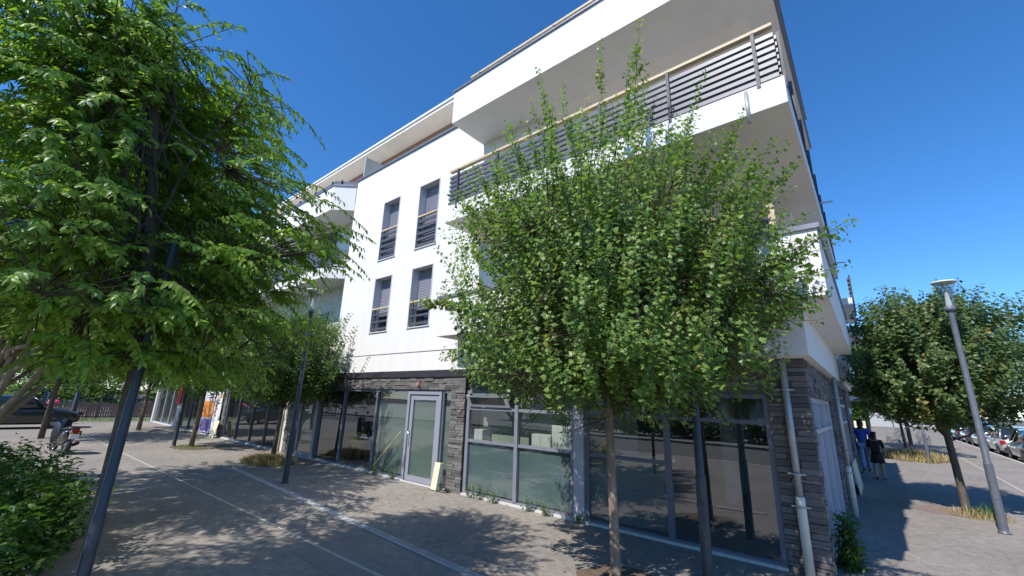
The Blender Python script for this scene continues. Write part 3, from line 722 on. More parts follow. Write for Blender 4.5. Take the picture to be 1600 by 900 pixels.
    if twigs:
        LP = np.vstack(lp); tw = []
        for j in range(ns):
            q = LP[np.argmin(((LP-S0[j])**2).sum(1))]; m = np.minimum(L_[j], .8)
            e = S0[j]+D[j]*L_[j]; mid_ = S0[j]+D[j]*L_[j]*.5; mid_[2] -= sag[j]*L_[j]*.25; e = e.copy(); e[2] -= sag[j]*L_[j]
            if np.linalg.norm(q-S0[j]) < 1.2: tw.append(([q, S0[j], mid_, e], [.006,.005,.0035,.0015]))
            else: tw.append(([S0[j], mid_, e], [.006,.0045,.002]))
        tag(many_tubes('twigs', tw, 'twig', root, 3), kind='stuff')
    return root
def trunk_floor(tp, base): return max(1.2, (tp[-1][2]-base[2])*.35) if tp[-1][2]-base[2] > 2 else .2

MAPLE, OVAL, LONG, BLADE = maple_leaf(), oval_leaf(.24), oval_leaf(.21, .06, .26), blade_leaf()
# the maple in front of the building
mb = np.array([-1.905, -1.80, 0]); rg0 = np.random.default_rng(11)
spires = []
for px, py, ds in ((840,108,5.3),(878,128,5.0),(938,62,5.5),(1000,32,5.2),(985,85,5.6),(792,190,5.3),(735,255,5.4),(712,300,5.8),(1100,112,5.2),(1165,165,5.4),(1232,222,5.6),(1010,120,5.9),(905,170,5.7),(1128,200,5.0),(1060,180,5.8),(1212,215,5.9),(1250,250,5.5),(668,470,5.8),(648,472,5.9),(690,560,5.2),(965,150,5.0),(860,210,5.8),(770,250,5.6)):
    tip = at_dist(px, py, ds); c = mb+np.array([0,0,3.0]); st = tip+(c-tip)*rg0.uniform(.38,.5)
    st[:2] = tip[:2]+(st[:2]-tip[:2])*.75
    spires.append((st, tip))
for px, py, ds in ((1340,345,4.9),(1325,372,5.0),(1300,420,4.9),(1290,455,5.3),(1275,480,4.8)):
    tip = at_dist(px, py, ds); c = mb+np.array([.4,0,3.0]); spires.append((tip+(c-tip)*.4, tip))
for st_, tip_ in list(spires):          # side shoots thicken every long shoot
    for q in range(6):
        t_ = rg0.uniform(.02,.72); p_ = st_+(tip_-st_)*t_; a_ = rg0.uniform(0, 6.28); k_ = (1-t_)*.5+.15
        spires.append((p_, p_+nrm(tip_-st_)*rg0.uniform(.16,.36)+np.array([math.cos(a_), math.sin(a_), .1])*rg0.uniform(.06,.2)*k_*2))
for px, py, ds in ((1268,330,5.2),(1255,400,4.9),(1282,500,5.1),(1240,290,5.3),(1262,455,5.6),(1235,520,4.7),(1225,345,5.0)):
    tip = at_dist(px, py, ds); spires.append((tip+(mb+np.array([.3,0,2.9])-tip)*.36, tip))
for i in range(34):
    a_ = rg0.uniform(0, 6.28); q_ = 1.95*math.sqrt(rg0.random()); p_ = mb+np.array([q_*math.cos(a_), q_*math.sin(a_), 4.3-.25*q_])
    spires.append((p_, p_+np.array([.28*math.cos(a_)*q_*.4, .28*math.sin(a_)*q_*.4, rg0.uniform(.8,1.75)*(1.15-.2*q_)])))
make_tree('maple_tree', 'young maple with upright leafy shoots in front of the shopfront, brown trunk', 'street trees along the facade', mb,
    [((0,0,-.02),.085),((.01,0,.08),.062),((.0,0,.8),.055),((-.02,.01,1.5),.052),((-.03,.0,2.1),.05),((-.02,.02,2.8),.042),((.02,.02,3.6),.03),((.03,0,4.6),.016)],
    [((0,0,3.3),(2.25,2.25,1.1),6),((-.05,-.05,2.5),(2.1,2.1,.58),4.4),((.0,0,4.35),(2.05,2.05,.9),4.2),((-.1,0,3.1),(1.2,1.2,1.0),1.2),((1.0,.2,3.3),(1.25,1.2,.95),1.5)],
    2450, 'leaf_maple', MAPLE, (.045,.078), 'upright', 21, 22, (.35,.8), 13, extra=spires, shell=2.2, kinds=.04)
# nearest tree on the left with drooping sprays
zb = np.array([-4.58, -6.03, 0]); rz0 = np.random.default_rng(3); layers = []
for i, z in enumerate(np.linspace(2.28, 5.75, 10)):
    rr_ = (1.25, 1.6, 1.72, 1.85, 1.72, 1.68, 1.75, 1.7, 1.6, 1.45)[i]; sh_ = max(0, z-3.6)*.2
    for q in range(3):
        a_ = rz0.uniform(0, 6.28); o_ = rz0.uniform(.08, .32)
        layers.append(((o_*math.cos(a_)-sh_+.05, o_*math.sin(a_)-sh_*1.5+.05, z+rz0.uniform(-.07,.07)), (rr_*rz0.uniform(.82,1.02), rr_*rz0.uniform(.75,.92), .10), rr_*rr_*.4))
make_tree('zelkova_tree', 'large drooping elm-like tree rising behind the nearest lamp post', None, zb,
    [((0,0,-.02),.045),((.0,.0,1.2),.042),((.0,.0,2.2),.044),((.0,-.03,2.7),.052),((-.03,-.13,3.4),.054),((-.06,-.25,4.1),.05),((-.1,-.4,5.0),.04),((-.15,-.58,5.7),.015)],
    layers, 2500, 'leaf_zelkova', LONG, (.062,.10), 'spray', 7, 40, (.3,.62), 25, trunk_mat='bark_dark', shell=2.0, limb_r=.018, clear=(2.8,5.5,.075))
# pale-stemmed tree at the left edge
big = np.array([-10.6, -6.95, 0])
lt = make_tree('spreading_tree', 'thick pale multi-stemmed tree at the left edge of the square', None, big,
    [((0,0,-.05),.26),((.02,0,.7),.2),((.05,0,1.3),.18),((-.1,.1,2.0),.16),((-.3,.2,3.2),.11),((-.5,.2,4.6),.06)],
    [((-.6,1.0,4.6),(3.2,2.6,1.5),3),((-.9,1.0,6.2),(3.0,2.6,1.2),2.4),((1.2,1.2,3.3),(3.2,1.8,.8),3.0)],
    1900, 'leaf_zelkova', LONG, (.10,.16), 'spray', 9, 26, (.5,1.0), 22, trunk_mat='bark_pale', limb_r=.045)
st = []
for (dx,dy,dz) in ((1.3,.9,2.3),(-.5,1.5,2.8),(.6,.6,3.4)):
    c = curve(big+np.array([.03,0,1.0]), big+np.array([dx,dy,1.0+dz]), big+np.array([dx*.75,dy*.6,1.0+dz*.35]), 8); st.append((c, np.linspace(.07,.02,8)))
many_tubes('limbs', st, 'bark_pale', lt, 9)
# row of trees along the facade, to the left
make_tree('maple_tree', 'young maple by the grey lamp post, ringed by dry grass', 'street trees along the facade', (-13.55,-.95,0),
    [((0,0,-.02),.075),((.05,0,.9),.055),((.12,.0,1.9),.05),((.15,0,3.0),.035),((.1,0,4.2),.015)],
    [((.2,-.1,2.9),(2.2,1.7,1.0),4),((.4,-.1,3.8),(1.7,1.4,.8),2),((.1,0,2.2),(1.9,1.4,.45),1.6)],
    1100, 'leaf_far', OVAL, (.08,.125), 'upright', 31, 16, (.45,1.0), 12, kinds=None,
    extra=[(on_y(500,560,-1.1), on_y(548,490,-1.2)), (on_y(505,580,-1.1), on_y(556,512,-1.2)), (on_y(500,540,-1.1), on_y(525,470,-1.2)), (on_y(495,550,-1.0), on_y(508,450,-1.1)), (on_y(510,600,-1.1), on_y(552,545,-1.2))])
make_tree('maple_tree', 'slim street tree beside a dark post in the middle distance', 'street trees along the facade', (-18.2,-1.85,0),
    [((0,0,-.02),.085),((.05,0,.9),.065),((.1,.0,1.8),.06),((.15,0,3.0),.04),((.1,0,4.4),.015)],
    [((.1,0,3.0),(2.5,2.2,1.1),3),((.1,0,4.4),(2.2,2.0,1.1),2)], 800, 'leaf_far', OVAL, (.10,.15), 'upright', 33, 12, (.5,1.0), 12, twigs=False)
make_tree('maple_tree', 'slim street tree nearest the wooden fence', 'street trees along the facade', (-27.4,-1.75,0),
    [((0,0,-.02),.1),((.1,0,.9),.08),((.15,.0,1.9),.07),((.15,0,3.2),.05),((.1,0,4.6),.02)],
    [((.1,0,3.4),(3.0,2.8,1.3),3),((.1,0,5.0),(2.5,2.4,1.2),2)], 620, 'leaf_far', OVAL, (.13,.19), 'upright', 35, 12, (.5,1.1), 11, twigs=False)
make_tree('leaning_tree', 'leaning dark tree behind the black parked car', None, (-24.0,-5.2,0),
    [((0,0,-.02),.1),((-.2,0,.8),.085),((.35,.0,2.0),.075),((.5,0,3.2),.05),((.5,0,4.6),.02)],
    [((.2,0,3.6),(3.0,2.6,1.2),3),((.2,0,5.0),(2.6,2.4,1.2),2)], 700, 'leaf_far', OVAL, (.13,.19), 'spray', 37, 12, (.6,1.2), 18, trunk_mat='bark_dark', twigs=False)
# trees on the side street
rt = [((1.84,6.62,0), 41, 'round maple beside the tall grey lamp post on the right', (0,0)),
      ((1.80,22.3,0), 42, 'second maple along the side street, behind a patch of dry grass', (0,0)),
      ((1.75,27.5,0), 43, 'third maple along the side street by the low concrete wall', (0,0)),
      ((5.0,30.0,0), 44, 'maple overhanging the row of parked cars', (0,0))]
for (b_, sd_, lab, _) in rt[:3]:
    near = sd_ == 41
    make_tree('maple_tree', lab, 'maples along the side street', b_,
        [((0,0,-.02),.10),((.0,0,.12),.075),((-.02,0,.9),.065),((-.05,.0,1.7),.06),((-.04,0,2.8),.045),((0,0,4.0),.02)],
        ([((-.0,0,2.8),(1.7,1.7,1.0),4),((.05,0,3.85),(1.4,1.4,.85),2.6),((0,0,2.2),(1.35,1.35,.4),1.2)] if near else [((0,0,3.0),(2.3,2.3,1.3),3),((0,0,4.6),(1.9,1.9,1.0),2)]),
        1150 if near else 560, 'leaf_rightmaple', MAPLE if near else OVAL, (.075,.12) if near else (.13,.2), 'upright', sd_, 16, (.4,.8) if near else (.6,1.1), 12, twigs=near, kinds=.07, trunk_mat='bark_dark')
make_tree('maple_tree', rt[3][2], 'maples along the side street', (9.8,36,-.12), [((0,0,-.02),.16),((0,0,2.0),.13),((0,0,4.5),.08),((0,0,6.5),.03)],
    [((0,0,4.6),(3.4,3.4,1.9),3),((0,0,6.6),(2.6,2.6,1.3),2)], 420, 'leaf_rightmaple', OVAL, (.16,.24), 'upright', 47, 12, (.7,1.3), 12, twigs=False, kinds=.1)
for (x, y, r_, sd_, lab) in ((-1.5,36,2.6,51,'dense dark tree closing the view behind the low wall'), (2.5,52,3.4,52,'far green tree at the end of the side street'), (14.5,44,3.6,53,'broad tree above the wooden fence across the street'), (8,75,4.5,54,'farthest tree at the end of the road')):
    make_tree('broad_tree', lab, 'background trees', (x,y,0), [((0,0,-.02),.2),((0,0,1.5),.16),((0,0,4),.08),((0,0,6),.03)],
        [((0,0,r_*1.0),(r_,r_,r_*.75),3),((0,0,r_*1.7),(r_*.8,r_*.8,r_*.6),2)], 360, 'leaf_far', OVAL, (.22,.34), 'upright', sd_, 8, (.7,1.4), 10, twigs=False)
for (x, y, r_, sd_, lab) in ((-46,-4,3.4,61,'tall tree behind the wooden fence on the left'), (-44,4,3.2,62,'leafy tree behind the far end of the shops'), (-41,-13,3.6,63,'wide tree behind the parked black car'), (-52,-1,4.2,64,'big tree far behind the palisade'), (-50,-9,4.0,65,'second big tree far behind the palisade'), (-56,6,4.5,66,'farthest tree behind the square')):
    make_tree('broad_tree', lab, 'background trees', (x,y,0), [((0,0,-.02),.2),((0,0,1.5),.16),((0,0,4),.08),((0,0,6),.03)],
        [((0,0,r_*.95),(r_,r_,r_*.75),3),((0,0,r_*1.9),(r_*.9,r_*.9,r_*.7),2)], 460, 'leaf_far', OVAL, (.22,.34), 'upright', sd_, 8, (.7,1.4), 10, twigs=False)
# trees standing behind the photographer: their shade lies on the pavement
for (x, y, sd_, lab) in ((-5.2,-8.9,71,'street tree behind the viewer shading the drain channel'), (-8.9,-9.2,72,'street tree behind the viewer shading the bush'), (-12.9,-9.6,73,'street tree behind the viewer shading the scooter')):
    make_tree('street_tree', lab, 'trees behind the viewer', (x,y,0), [((0,0,-.02),.11),((0,0,1.5),.08),((0,0,3.4),.06),((0,0,6),.02)],
        [((0,0,4.0),(1.9,1.6,1.2),3),((0,0,5.6),(1.9,1.7,1.1),3)], 480, 'leaf_zelkova', LONG, (.10,.16), 'spray', sd_, 12, (.5,.9), 20, twigs=False)
make_tree('maple_tree', 'shaded dark maple just beyond the end of the apartment block', 'maples along the side street', (.35,18.2,0),
    [((0,0,-.02),.1),((0,0,1.2),.08),((0,0,2.6),.06),((0,0,4.4),.02)], [((0,0,3.1),(1.7,1.9,1.2),3),((0,0,4.5),(1.4,1.6,1.0),2)], 480, 'leaf_far', OVAL, (.11,.17), 'upright', 58, 12, (.5,1.0), 12, twigs=False)
# elder bush at the lower left
def bush(name, label, base, env, n_, leaf, tmpl, size, seed, cat='bush', flowers=0, shoot=(.3,.6), per=10, style='mixed'):
    rg = np.random.default_rng(seed); base = np.array(base, float); root = tag(empty(name, tuple(base)), label, cat)
    ws = np.array([e[2] for e in env], float); ws /= ws.sum(); idx = rg.choice(len(env), n_, p=ws)
    C = np.array([e[0] for e in env])[idx]+base; RR = np.array([e[1] for e in env])[idx]
    d = nrm(rg.normal(size=(n_,3))); E_ = C+d*RR*(rg.random(n_)**(1/2.4))[:,None]; E_[:,2] = np.maximum(E_[:,2], .05)
    D = nrm((E_-C)*.7+np.array([0,0,.5])+rg.normal(size=(n_,3))*.4); L_ = rg.uniform(*shoot, n_)
    si = np.repeat(np.arange(n_), per); t = np.tile(np.linspace(.0,1,per), n_); node = np.tile(np.arange(per), n_)
    P = E_[si]+D[si]*((t-.5)*L_[si])[:,None]; ref = nrm(np.cross(D[si], np.array([0,0,1.])+rg.normal(size=P.shape)*.1))
    A = nrm(ref*np.where(node%2 == 0,1,-1)[:,None]+D[si]*.6+rg.normal(size=P.shape)*.3-np.array([0,0,.4])); N_ = np.array([0,0,1.])+rg.normal(size=P.shape)*.4
    tag(leaf_mesh('foliage', tmpl, P, A, N_, rg.uniform(*size, len(P)), leaf, np.clip(.1+.4*rg.random(n_)[si]+.45*rg.random(len(P)),0,1), root), kind='stuff')
    pick = rg.choice(n_, min(n_, 40), replace=False)
    segs = [(curve(base+np.array([rg.uniform(-.15,.15), rg.uniform(-.15,.15), 0]), E_[j], base*.4+E_[j]*.6+np.array([0,0,.15]), 5), np.linspace(.014,.003,5)) for j in pick]
    tag(many_tubes('stems', segs, 'twig', root, 4), kind='stuff')
    if flowers:
        top = np.argsort(-E_[:,2]-.3*rg.random(n_))[:flowers*3]; fl = rg.choice(top, flowers, replace=False)
        PP = []; 
        for j in fl:
            c = E_[j]+np.array([0,0,.10]); a = rg.uniform(0, 2*np.pi, 70); q = .10*np.sqrt(rg.random(70)); PP.append(c+np.stack([np.cos(a)*q, np.sin(a)*q, rg.normal(size=70)*.012-q*q*2], 1))
        PP = np.vstack(PP); leaf_o = leaf_mesh('flower_heads', OVAL, PP, rg.normal(size=PP.shape)*np.array([1,1,.3]), np.array([0,0,1.])+rg.normal(size=PP.shape)*.4, rg.uniform(.014,.024,len(PP)), 'blossom', rg.random(len(PP)), root); tag(leaf_o, kind='stuff')
    return root
bush('elder_bush', 'green elder bush with cream flower heads in the left foreground', (-8.6,-6.45,0),
    [((1.3,.35,.42),(.9,.45,.38),3),((.2,.25,.5),(1.2,.6,.42),3),((-1.3,.1,.55),(1.3,.6,.42),3),((2.2,.1,.3),(.6,.35,.28),1.2)], 620, 'leaf_elder', OVAL, (.07,.12), 81, flowers=16, per=12)
bush('corner_shrub', 'straggly green shrub growing at the foot of the stone corner', (.14,.75,0), [((0,0,.38),(.12,.26,.36),2),((.04,-.2,.18),(.12,.2,.18),1)], 75, 'leaf_elder', LONG, (.05,.09), 82, shoot=(.15,.35), per=11)
def weed(x, y, h, seed, label, n_=7, mat='leaf_weed'):
    rg = np.random.default_rng(seed); root = tag(empty('weed', (x,y,0)), label, 'weed', 'weeds along the facade')
    P=[];A=[];S=[];segs=[]
    for k in range(n_):
        dx, dy = rg.normal()*.05, -abs(rg.normal()*.04); hh = h*rg.uniform(.5,1); lean = np.array([rg.normal()*.12, rg.normal()*.06-.04, 1])
        s0 = np.array([x+dx, y+dy, 0.]); e = s0+lean*hh; segs.append(([s0, (s0+e)/2+rg.normal(size=3)*.01, e], [.004,.003,.0015]))
        for j in range(12):
            t = .12+.88*j/11; a = rg.uniform(0, 6.28); P.append(s0+(e-s0)*t); A.append([math.cos(a), math.sin(a), .5]); S.append(rg.uniform(.035,.065))
    P=np.array(P); tag(leaf_mesh('leaves', LONG, P, np.array(A), np.array([0,0,1.])+rg.normal(size=P.shape)*.4, np.array(S), mat, rg.random(len(P)), root), kind='stuff')
    tag(many_tubes('stems', segs, 'twig', root, 3), kind='stuff')
for i, (px, py, h, lab) in enumerate(((735,778,.34,'first weed right of the stone pier'),(748,780,.36,'tall weed beside the first pane'),(776,785,.26,'short bushy weed under the first pane'),(826,799,.30,'weed below the middle pane, right of the mullion'),(852,806,.24,'thin weed near the patterned column'),(905,818,.2,'weed at the foot of the patterned column'),(612,748,.26,'bright weed left of the shop door'),(588,742,.2,'weed at the base of the leaning stick'))):
    p = on_z(px, py); weed(p[0], min(p[1], -.06), h, 90+i, lab)
def grass(name, label, cx, cy, rx, ry, n_, h, seed, dry=True):
    rg = np.random.default_rng(seed); a = rg.uniform(0, 2*np.pi, n_); q = np.sqrt(rg.random(n_))
    P = np.stack([cx+rx*q*np.cos(a), cy+ry*q*np.sin(a), np.full(n_, .004)], 1)
    az = rg.uniform(0, 2*np.pi, n_); ti = rg.uniform(.1,.75,n_)
    A = np.stack([np.cos(az)*ti, np.sin(az)*ti, np.ones(n_)], 1); N_ = np.stack([-np.cos(az), -np.sin(az), ti], 1)
    o = leaf_mesh(name, BLADE, P, A, N_, rg.uniform(.45,1,n_)*h*(1.1-.5*q), 'dry_grass' if dry else 'leaf_weed', rg.random(n_), None)
    tag(o, label, 'grass', None, 'stuff'); return o
soil_patch('planting_pit', 'soil', -13.3, -1.2, .95, .6, 1); grass('dry_grass', 'dry yellow grass around the maple by the grey lamp post', -13.1, -1.25, 1.05, .62, 2600, .34, 1)
soil_patch('planting_pit', 'soil_red', 1.62, 6.45, .6, .55, 2); grass('dry_grass', 'dry straw grass around the round maple on the right', 1.95, 6.2, .5, .45, 500, .2, 2)
grass('green_grass', 'few green blades beside the tall grey lamp post', 2.1, 6.3, .3, .25, 60, .42, 3, False)
soil_patch('planting_pit', 'soil', 1.8, 20.6, 1.2, 2.4, 3); grass('dry_grass', 'long dry grass patch under the second side street maple', 1.75, 20.4, 1.15, 2.3, 2600, .5, 4)
soil_patch('planting_pit', 'soil', -1.85, -1.75, .5, .42, 4); soil_patch('planting_pit', 'soil', -18.2, -1.9, .9, .5, 5)
grass('green_grass', 'low green tufts around the slim street tree', -18.2, -1.9, .8, .4, 500, .14, 5, False)
grass('green_grass', 'green verge at the foot of the wooden fence', -36, -2.5, 2.2, 5, 5000, .22, 6, False)
# hedge across the road, mirrored in the shop windows
bush('hedge', 'clipped hedge across the road behind the viewer', (-8,-22,0), [((0,0,.7),(14,.7,.7),1)], 900, 'leaf_elder', OVAL, (.22,.36), 99, 'hedge', per=8, shoot=(.4,.7))

bush('thicket', 'dense green thicket growing behind the palisade on the left', (-43.5,-3,0), [((0,0,1.2),(1.5,11,1.1),1)], 700, 'leaf_far', OVAL, (.25,.4), 98, 'bushes', per=9, shoot=(.5,.9))
rl = np.random.default_rng(55); nl = 420
PL = np.stack([rl.uniform(-15,1,nl), -np.abs(rl.normal(size=nl))*1.6-.05, np.full(nl,.008)], 1)
tag(leaf_mesh('fallen_leaves', OVAL, PL, rl.normal(size=PL.shape)*np.array([1,1,.05]), np.array([0,0,1.])+rl.normal(size=PL.shape)*.15, rl.uniform(.03,.06,nl), 'dry_grass', rl.random(nl), None), 'scattered dry fallen leaves on the pavement along the facade', 'leaves', None, 'stuff')
PT = [(-9.1,-2.0,1.4,.5),(-4.4,-3.6,1.9,.7),(3.9,9.5,.5,2.4),(1.2,14.8,1.1,.5),(-14.5,-5.1,2.2,.8)]
for x_, y_, a_, b_ in PT: MB().add([(x_-a_/2,y_-b_/2,.003),(x_+a_/2,y_-b_/2,.003),(x_+a_/2,y_+b_/2,.003),(x_-a_/2,y_+b_/2,.003)], [(0,1,2,3)]).build('asphalt_patch', 'patch_asphalt', pav)
# ---------------------------------------------------------------- lamp posts
def make_lamp(paint):
    r_ = empty('lamp_post', (0,0,0), True)
    MB().lathe([(.0,0.004),(.085,.004),(.085,.02),(.066,.03),(.062,.06),(.061,1.12)], n=20).build('lower_pole', paint, r_)
    MB().lathe([(.061,1.12),(.058,1.135),(.05,1.15),(.045,3.9),(.045,3.93)], n=20).build('upper_pole', paint, r_)
    MB().box(-.03,.03,-.066,-.058,.55,.85).build('service_hatch', paint, r_)
    h = MB().lathe([(.0,3.90),(.075,3.90),(.085,3.93),(.085,3.99),(.0,3.99)], n=24).build('lamp_head', 'pole_grey', r_)
    MB().lathe([(.07,3.99),(.08,4.10),(.10,4.24),(.14,4.38),(.185,4.47)], n=28).build('glass_funnel', 'lamp_glass', h)
    MB().lathe([(.05,3.99),(.046,4.07),(.028,4.28),(.022,4.38),(.0,4.385)], n=16).build('inner_cone', 'lamp_white', h)
    MB().lathe([(.0,4.46),(.12,4.458),(.185,4.465),(.198,4.475),(.19,4.492),(.12,4.505),(.0,4.51)], n=28).build('top_disc', 'lamp_white', h)
    return r_
LP = [((-1.10,-1.06,0),'pole_paint','dark lamp post beside the maple in front of the shop window'),
      ((2.08,4.80,0),'pole_grey','tall grey lamp post with funnel head on the right'),
      ((-9.8,-2.15,0),'pole_paint','dark lamp post beside the dry grass on the square'),
      ((-4.17,-6.09,0),'pole_paint','nearest dark lamp post rising out of the left foreground'),
      ((-18.9,-2.2,0),'pole_paint','dark post next to the slim street tree in the middle distance'),
      ((2.12,18.8,0),'pole_grey','grey post standing in the dry grass on the side street'),
      ((1.95,25.6,0),'pole_grey','farther grey post near the low wall on the side street')]
protos = {}
for p, m, lab in LP:
    if m not in protos: protos[m] = o = make_lamp(m)
    else: o = copy_tree(protos[m])
    o.location = p; tag(o, lab, 'lamp post', 'lamp posts')
    if p[0] == -4.17:      # this one carries no funnel: its top is lost in the tree
        o.rotation_euler = (-.02, -.024, 0); o.scale = (.72,.72,.86)
        for c in children(o):
            if c.name.startswith('lamp_head'):
                for d in children(c): bpy.data.objects.remove(d)
                bpy.data.objects.remove(c)
# ---------------------------------------------------------------- small things round the shop
bbx = empty('cream_box', (-7.02,-.14,0)); tag(bbx, 'upright cream boxed panel leaning beside the shop door', 'box')
b = bar((-7.0,-.16,.003),(-6.98,-.09,.56),.17,.11).build('casing', 'cream_board', bbx)
bar((-6.915,-.17,.02),(-6.895,-.1,.55),.012,.09).build('side_edge', 'white_paint', bbx)
tag(MB().tube([(-6.88,-.14,.12),(-6.78,-.12,.10),(-6.66,-.1,.06),(-6.58,-.12,.05),(-6.56,-.16,.02),(-6.66,-.2,.012),(-6.85,-.2,.012),(-7.1,-.22,.012)], [.022,.024,.022,.012,.01,.009,.009,.009], 8).build('black_hose', 'black_rubber'), 'short black hose lying at the foot of the stone pier', 'hose')
tag(MB().tube([(-9.72,-.13,.01),(-9.2,-.1,.5),(-8.55,-.045,1.12)], [.014,.013,.011], 8).build('leaning_stick', 'bamboo'), 'pale bamboo stick leaning against the shopfront', 'stick')
def chair(label, x, y, rz):
    r_ = empty('tub_chair', (0,0,0), True); n_ = 14; rings = []
    for z, q in ((.42,.20),(.46,.235),(.62,.25),(.82,.235)):
        rings.append([(q*math.cos(a), q*math.sin(a), z) for a in [math.pi*.15+math.pi*1.7*i/(n_-1) for i in range(n_)]])
    v = [p for g_ in rings for p in g_]; f = [(i*n_+k, i*n_+k+1, (i+1)*n_+k+1, (i+1)*n_+k) for i in range(3) for k in range(n_-1)]
    v2 = [(x*.9,y_*.9,z) for x,y_,z in v]; N_ = len(v); f += [tuple(reversed([i+N_ for i in q])) for q in f]
    f += [(3*n_+k+1, 3*n_+k, 3*n_+k+N_, 3*n_+k+1+N_) for k in range(n_-1)]
    MB().add(v+v2, f, True).build('shell', 'yellow_plastic', r_)
    MB().lathe([(0,.40),(.19,.40),(.215,.43),(.19,.46),(0,.465)], n=18).build('seat', 'yellow_plastic', r_)
    for sx in (-1,1):
        for sy in (-1,1): MB().tube([(sx*.12,sy*.12,.41),(sx*.2,sy*.2,.013)], [.014,.01], 8).build('leg', 'hand_wood', r_)
    r_.location = (x,y,0); r_.rotation_euler = (0,0,rz); return tag(r_, label, 'chair', 'yellow chairs inside the shop')
chair('yellow tub chair just left of the shop door, behind the glass', -9.0, .55, 2.2)
chair('yellow chair left of the round table inside the shop', -12.1, 1.0, .4); chair('yellow chair right of the round table inside the shop', -10.6, 1.2, 2.6)
tb = empty('round_table', (-11.4,1.1,0)); tag(tb, 'white round table inside the shop window', 'table')
MB().lathe([(0,.72),(.5,.72),(.51,.735),(.5,.75),(0,.75)], (-11.4,1.1,0), 28).build('table_top', 'white_paint', tb)
MB().lathe([(.25,.013),(.25,.03),(.04,.05),(.035,.72)], (-11.4,1.1,0), 18).build('pedestal', 'black_plastic', tb)
def cabinet(label, x0, x1, z1, y0=.17, y1=.42):
    c = empty('white_cabinet', ((x0+x1)/2, (y0+y1)/2, .012)); tag(c, label, 'cabinet', 'white cabinets in the window')
    MB().box(x0, x1, y0, y1, .012, z1).build('carcass', 'cabinet_white', c)
    m = (x0+x1)/2
    for a, d in ((x0+.008, m-.004), (m+.004, x1-.008)): MB().box(a, d, y0-.012, y0-.001, .03, z1-.02).build('cabinet_door', 'cabinet_white', c)
cabinet('tall white cabinet behind the second pane', -4.14, -3.62, 1.52); cabinet('lower stepped white cabinet beside the tall one', -4.62, -4.16, 1.33); cabinet('small white cabinet at the left of the first pane', -6.2, -5.95, 1.32)
tag(MB().lathe([(0,1.12),(.09,1.12),(.12,1.2),(.10,1.3),(.05,1.34),(0,1.34)], (-3.08,.4,0), 14).build('yellow_pot', 'yellow_plastic'), 'small yellow pot on the window ledge beside the column', 'pot')
ws = bx('window_ledge', 'white_paint', bld, -3.33, -1.95, .15, .5, 1.07, 1.12)
tag(bx('paper_notice', 'paper', None, -13.72, -13.5, .018, .02, 1.35, 1.62), 'white paper notice taped to the glass of the left door', 'notice')
# posters and red banner on the far shops
po = empty('poster_panel', (-23.4,-.06,0)); tag(po, 'tall white and orange food poster on the far shop window', 'poster')
MB().box(-24.3,-22.9,-.07,-.045,.1,1.95).build('panel', 'poster_white', po)
rp = random.Random(4)
for (x0,x1,z0,z1,m) in ((-24.25,-22.95,.75,1.5,'orange_print'),(-24.25,-22.95,.15,.7,'purple_print'),(-24.1,-23.1,1.62,1.66,'purple_print'),(-24.1,-23.3,1.74,1.78,'purple_print')):
    MB().box(x0,x1,-.074,-.0705,z0,z1).build('print', m, po)
po2 = empty('poster_panel', (-22.3,-.06,0)); tag(po2, 'narrow white poster dotted with orange dishes, next to the stone pier', 'poster')
MB().box(-22.75,-21.85,-.07,-.045,.1,1.95).build('panel', 'poster_white', po2)
for i in range(7):
    x, z = rp.uniform(-22.6,-22.0), .9+.14*i
    MB().lathe([(0,.0045),(.12,.004),(.13,.0)], (x,-.071,z), 14, 'y').build('dish_print', 'orange_print', po2) if False else MB().box(x-.13,x+.13,-.074,-.0705,z-.055,z+.055).build('dish_print', 'orange_print', po2)
tag(bx('red_banner', 'red_print', None, -29.0, -28.3, -.12, -.06, 1.2, 2.3), 'red vertical banner on the pier of the far shop', 'banner')
tag(bar((-21.6,-.30,.004),(-21.6,-.16,.7),.5,.02).build('leaning_board', 'cream_board'), 'cream board leaning at the foot of the narrow poster', 'board')
tag(bar((.12,8.0,.004),(.05,8.0,.7),.025,1.8).build('leaning_board', 'cream_board'), 'cream board leaning against the side street wall beyond the downpipe', 'board')
# street sign at the left edge
sp = at_dist(-22, 400, 9.5); sg = empty('street_sign', (sp[0], sp[1], 0)); tag(sg, 'blue street sign with grey panel below at the left edge', 'sign')
MB().tube([(sp[0],sp[1],0),(sp[0],sp[1],4.9)], .03, 10).build('post', 'pole_grey', sg)
zs = [at_dist(0, y, 9.5)[2] for y in (338,364,420,460)]
MB().box(sp[0]+.035,sp[0]+.05,sp[1]-.3,sp[1]+.36,zs[1],zs[0]).build('blue_plate', 'sign_blue', sg); MB().box(sp[0]+.035,sp[0]+.06,sp[1]-.3,sp[1]+.30,zs[3],zs[2]).build('grey_plate', 'poster_white', sg)
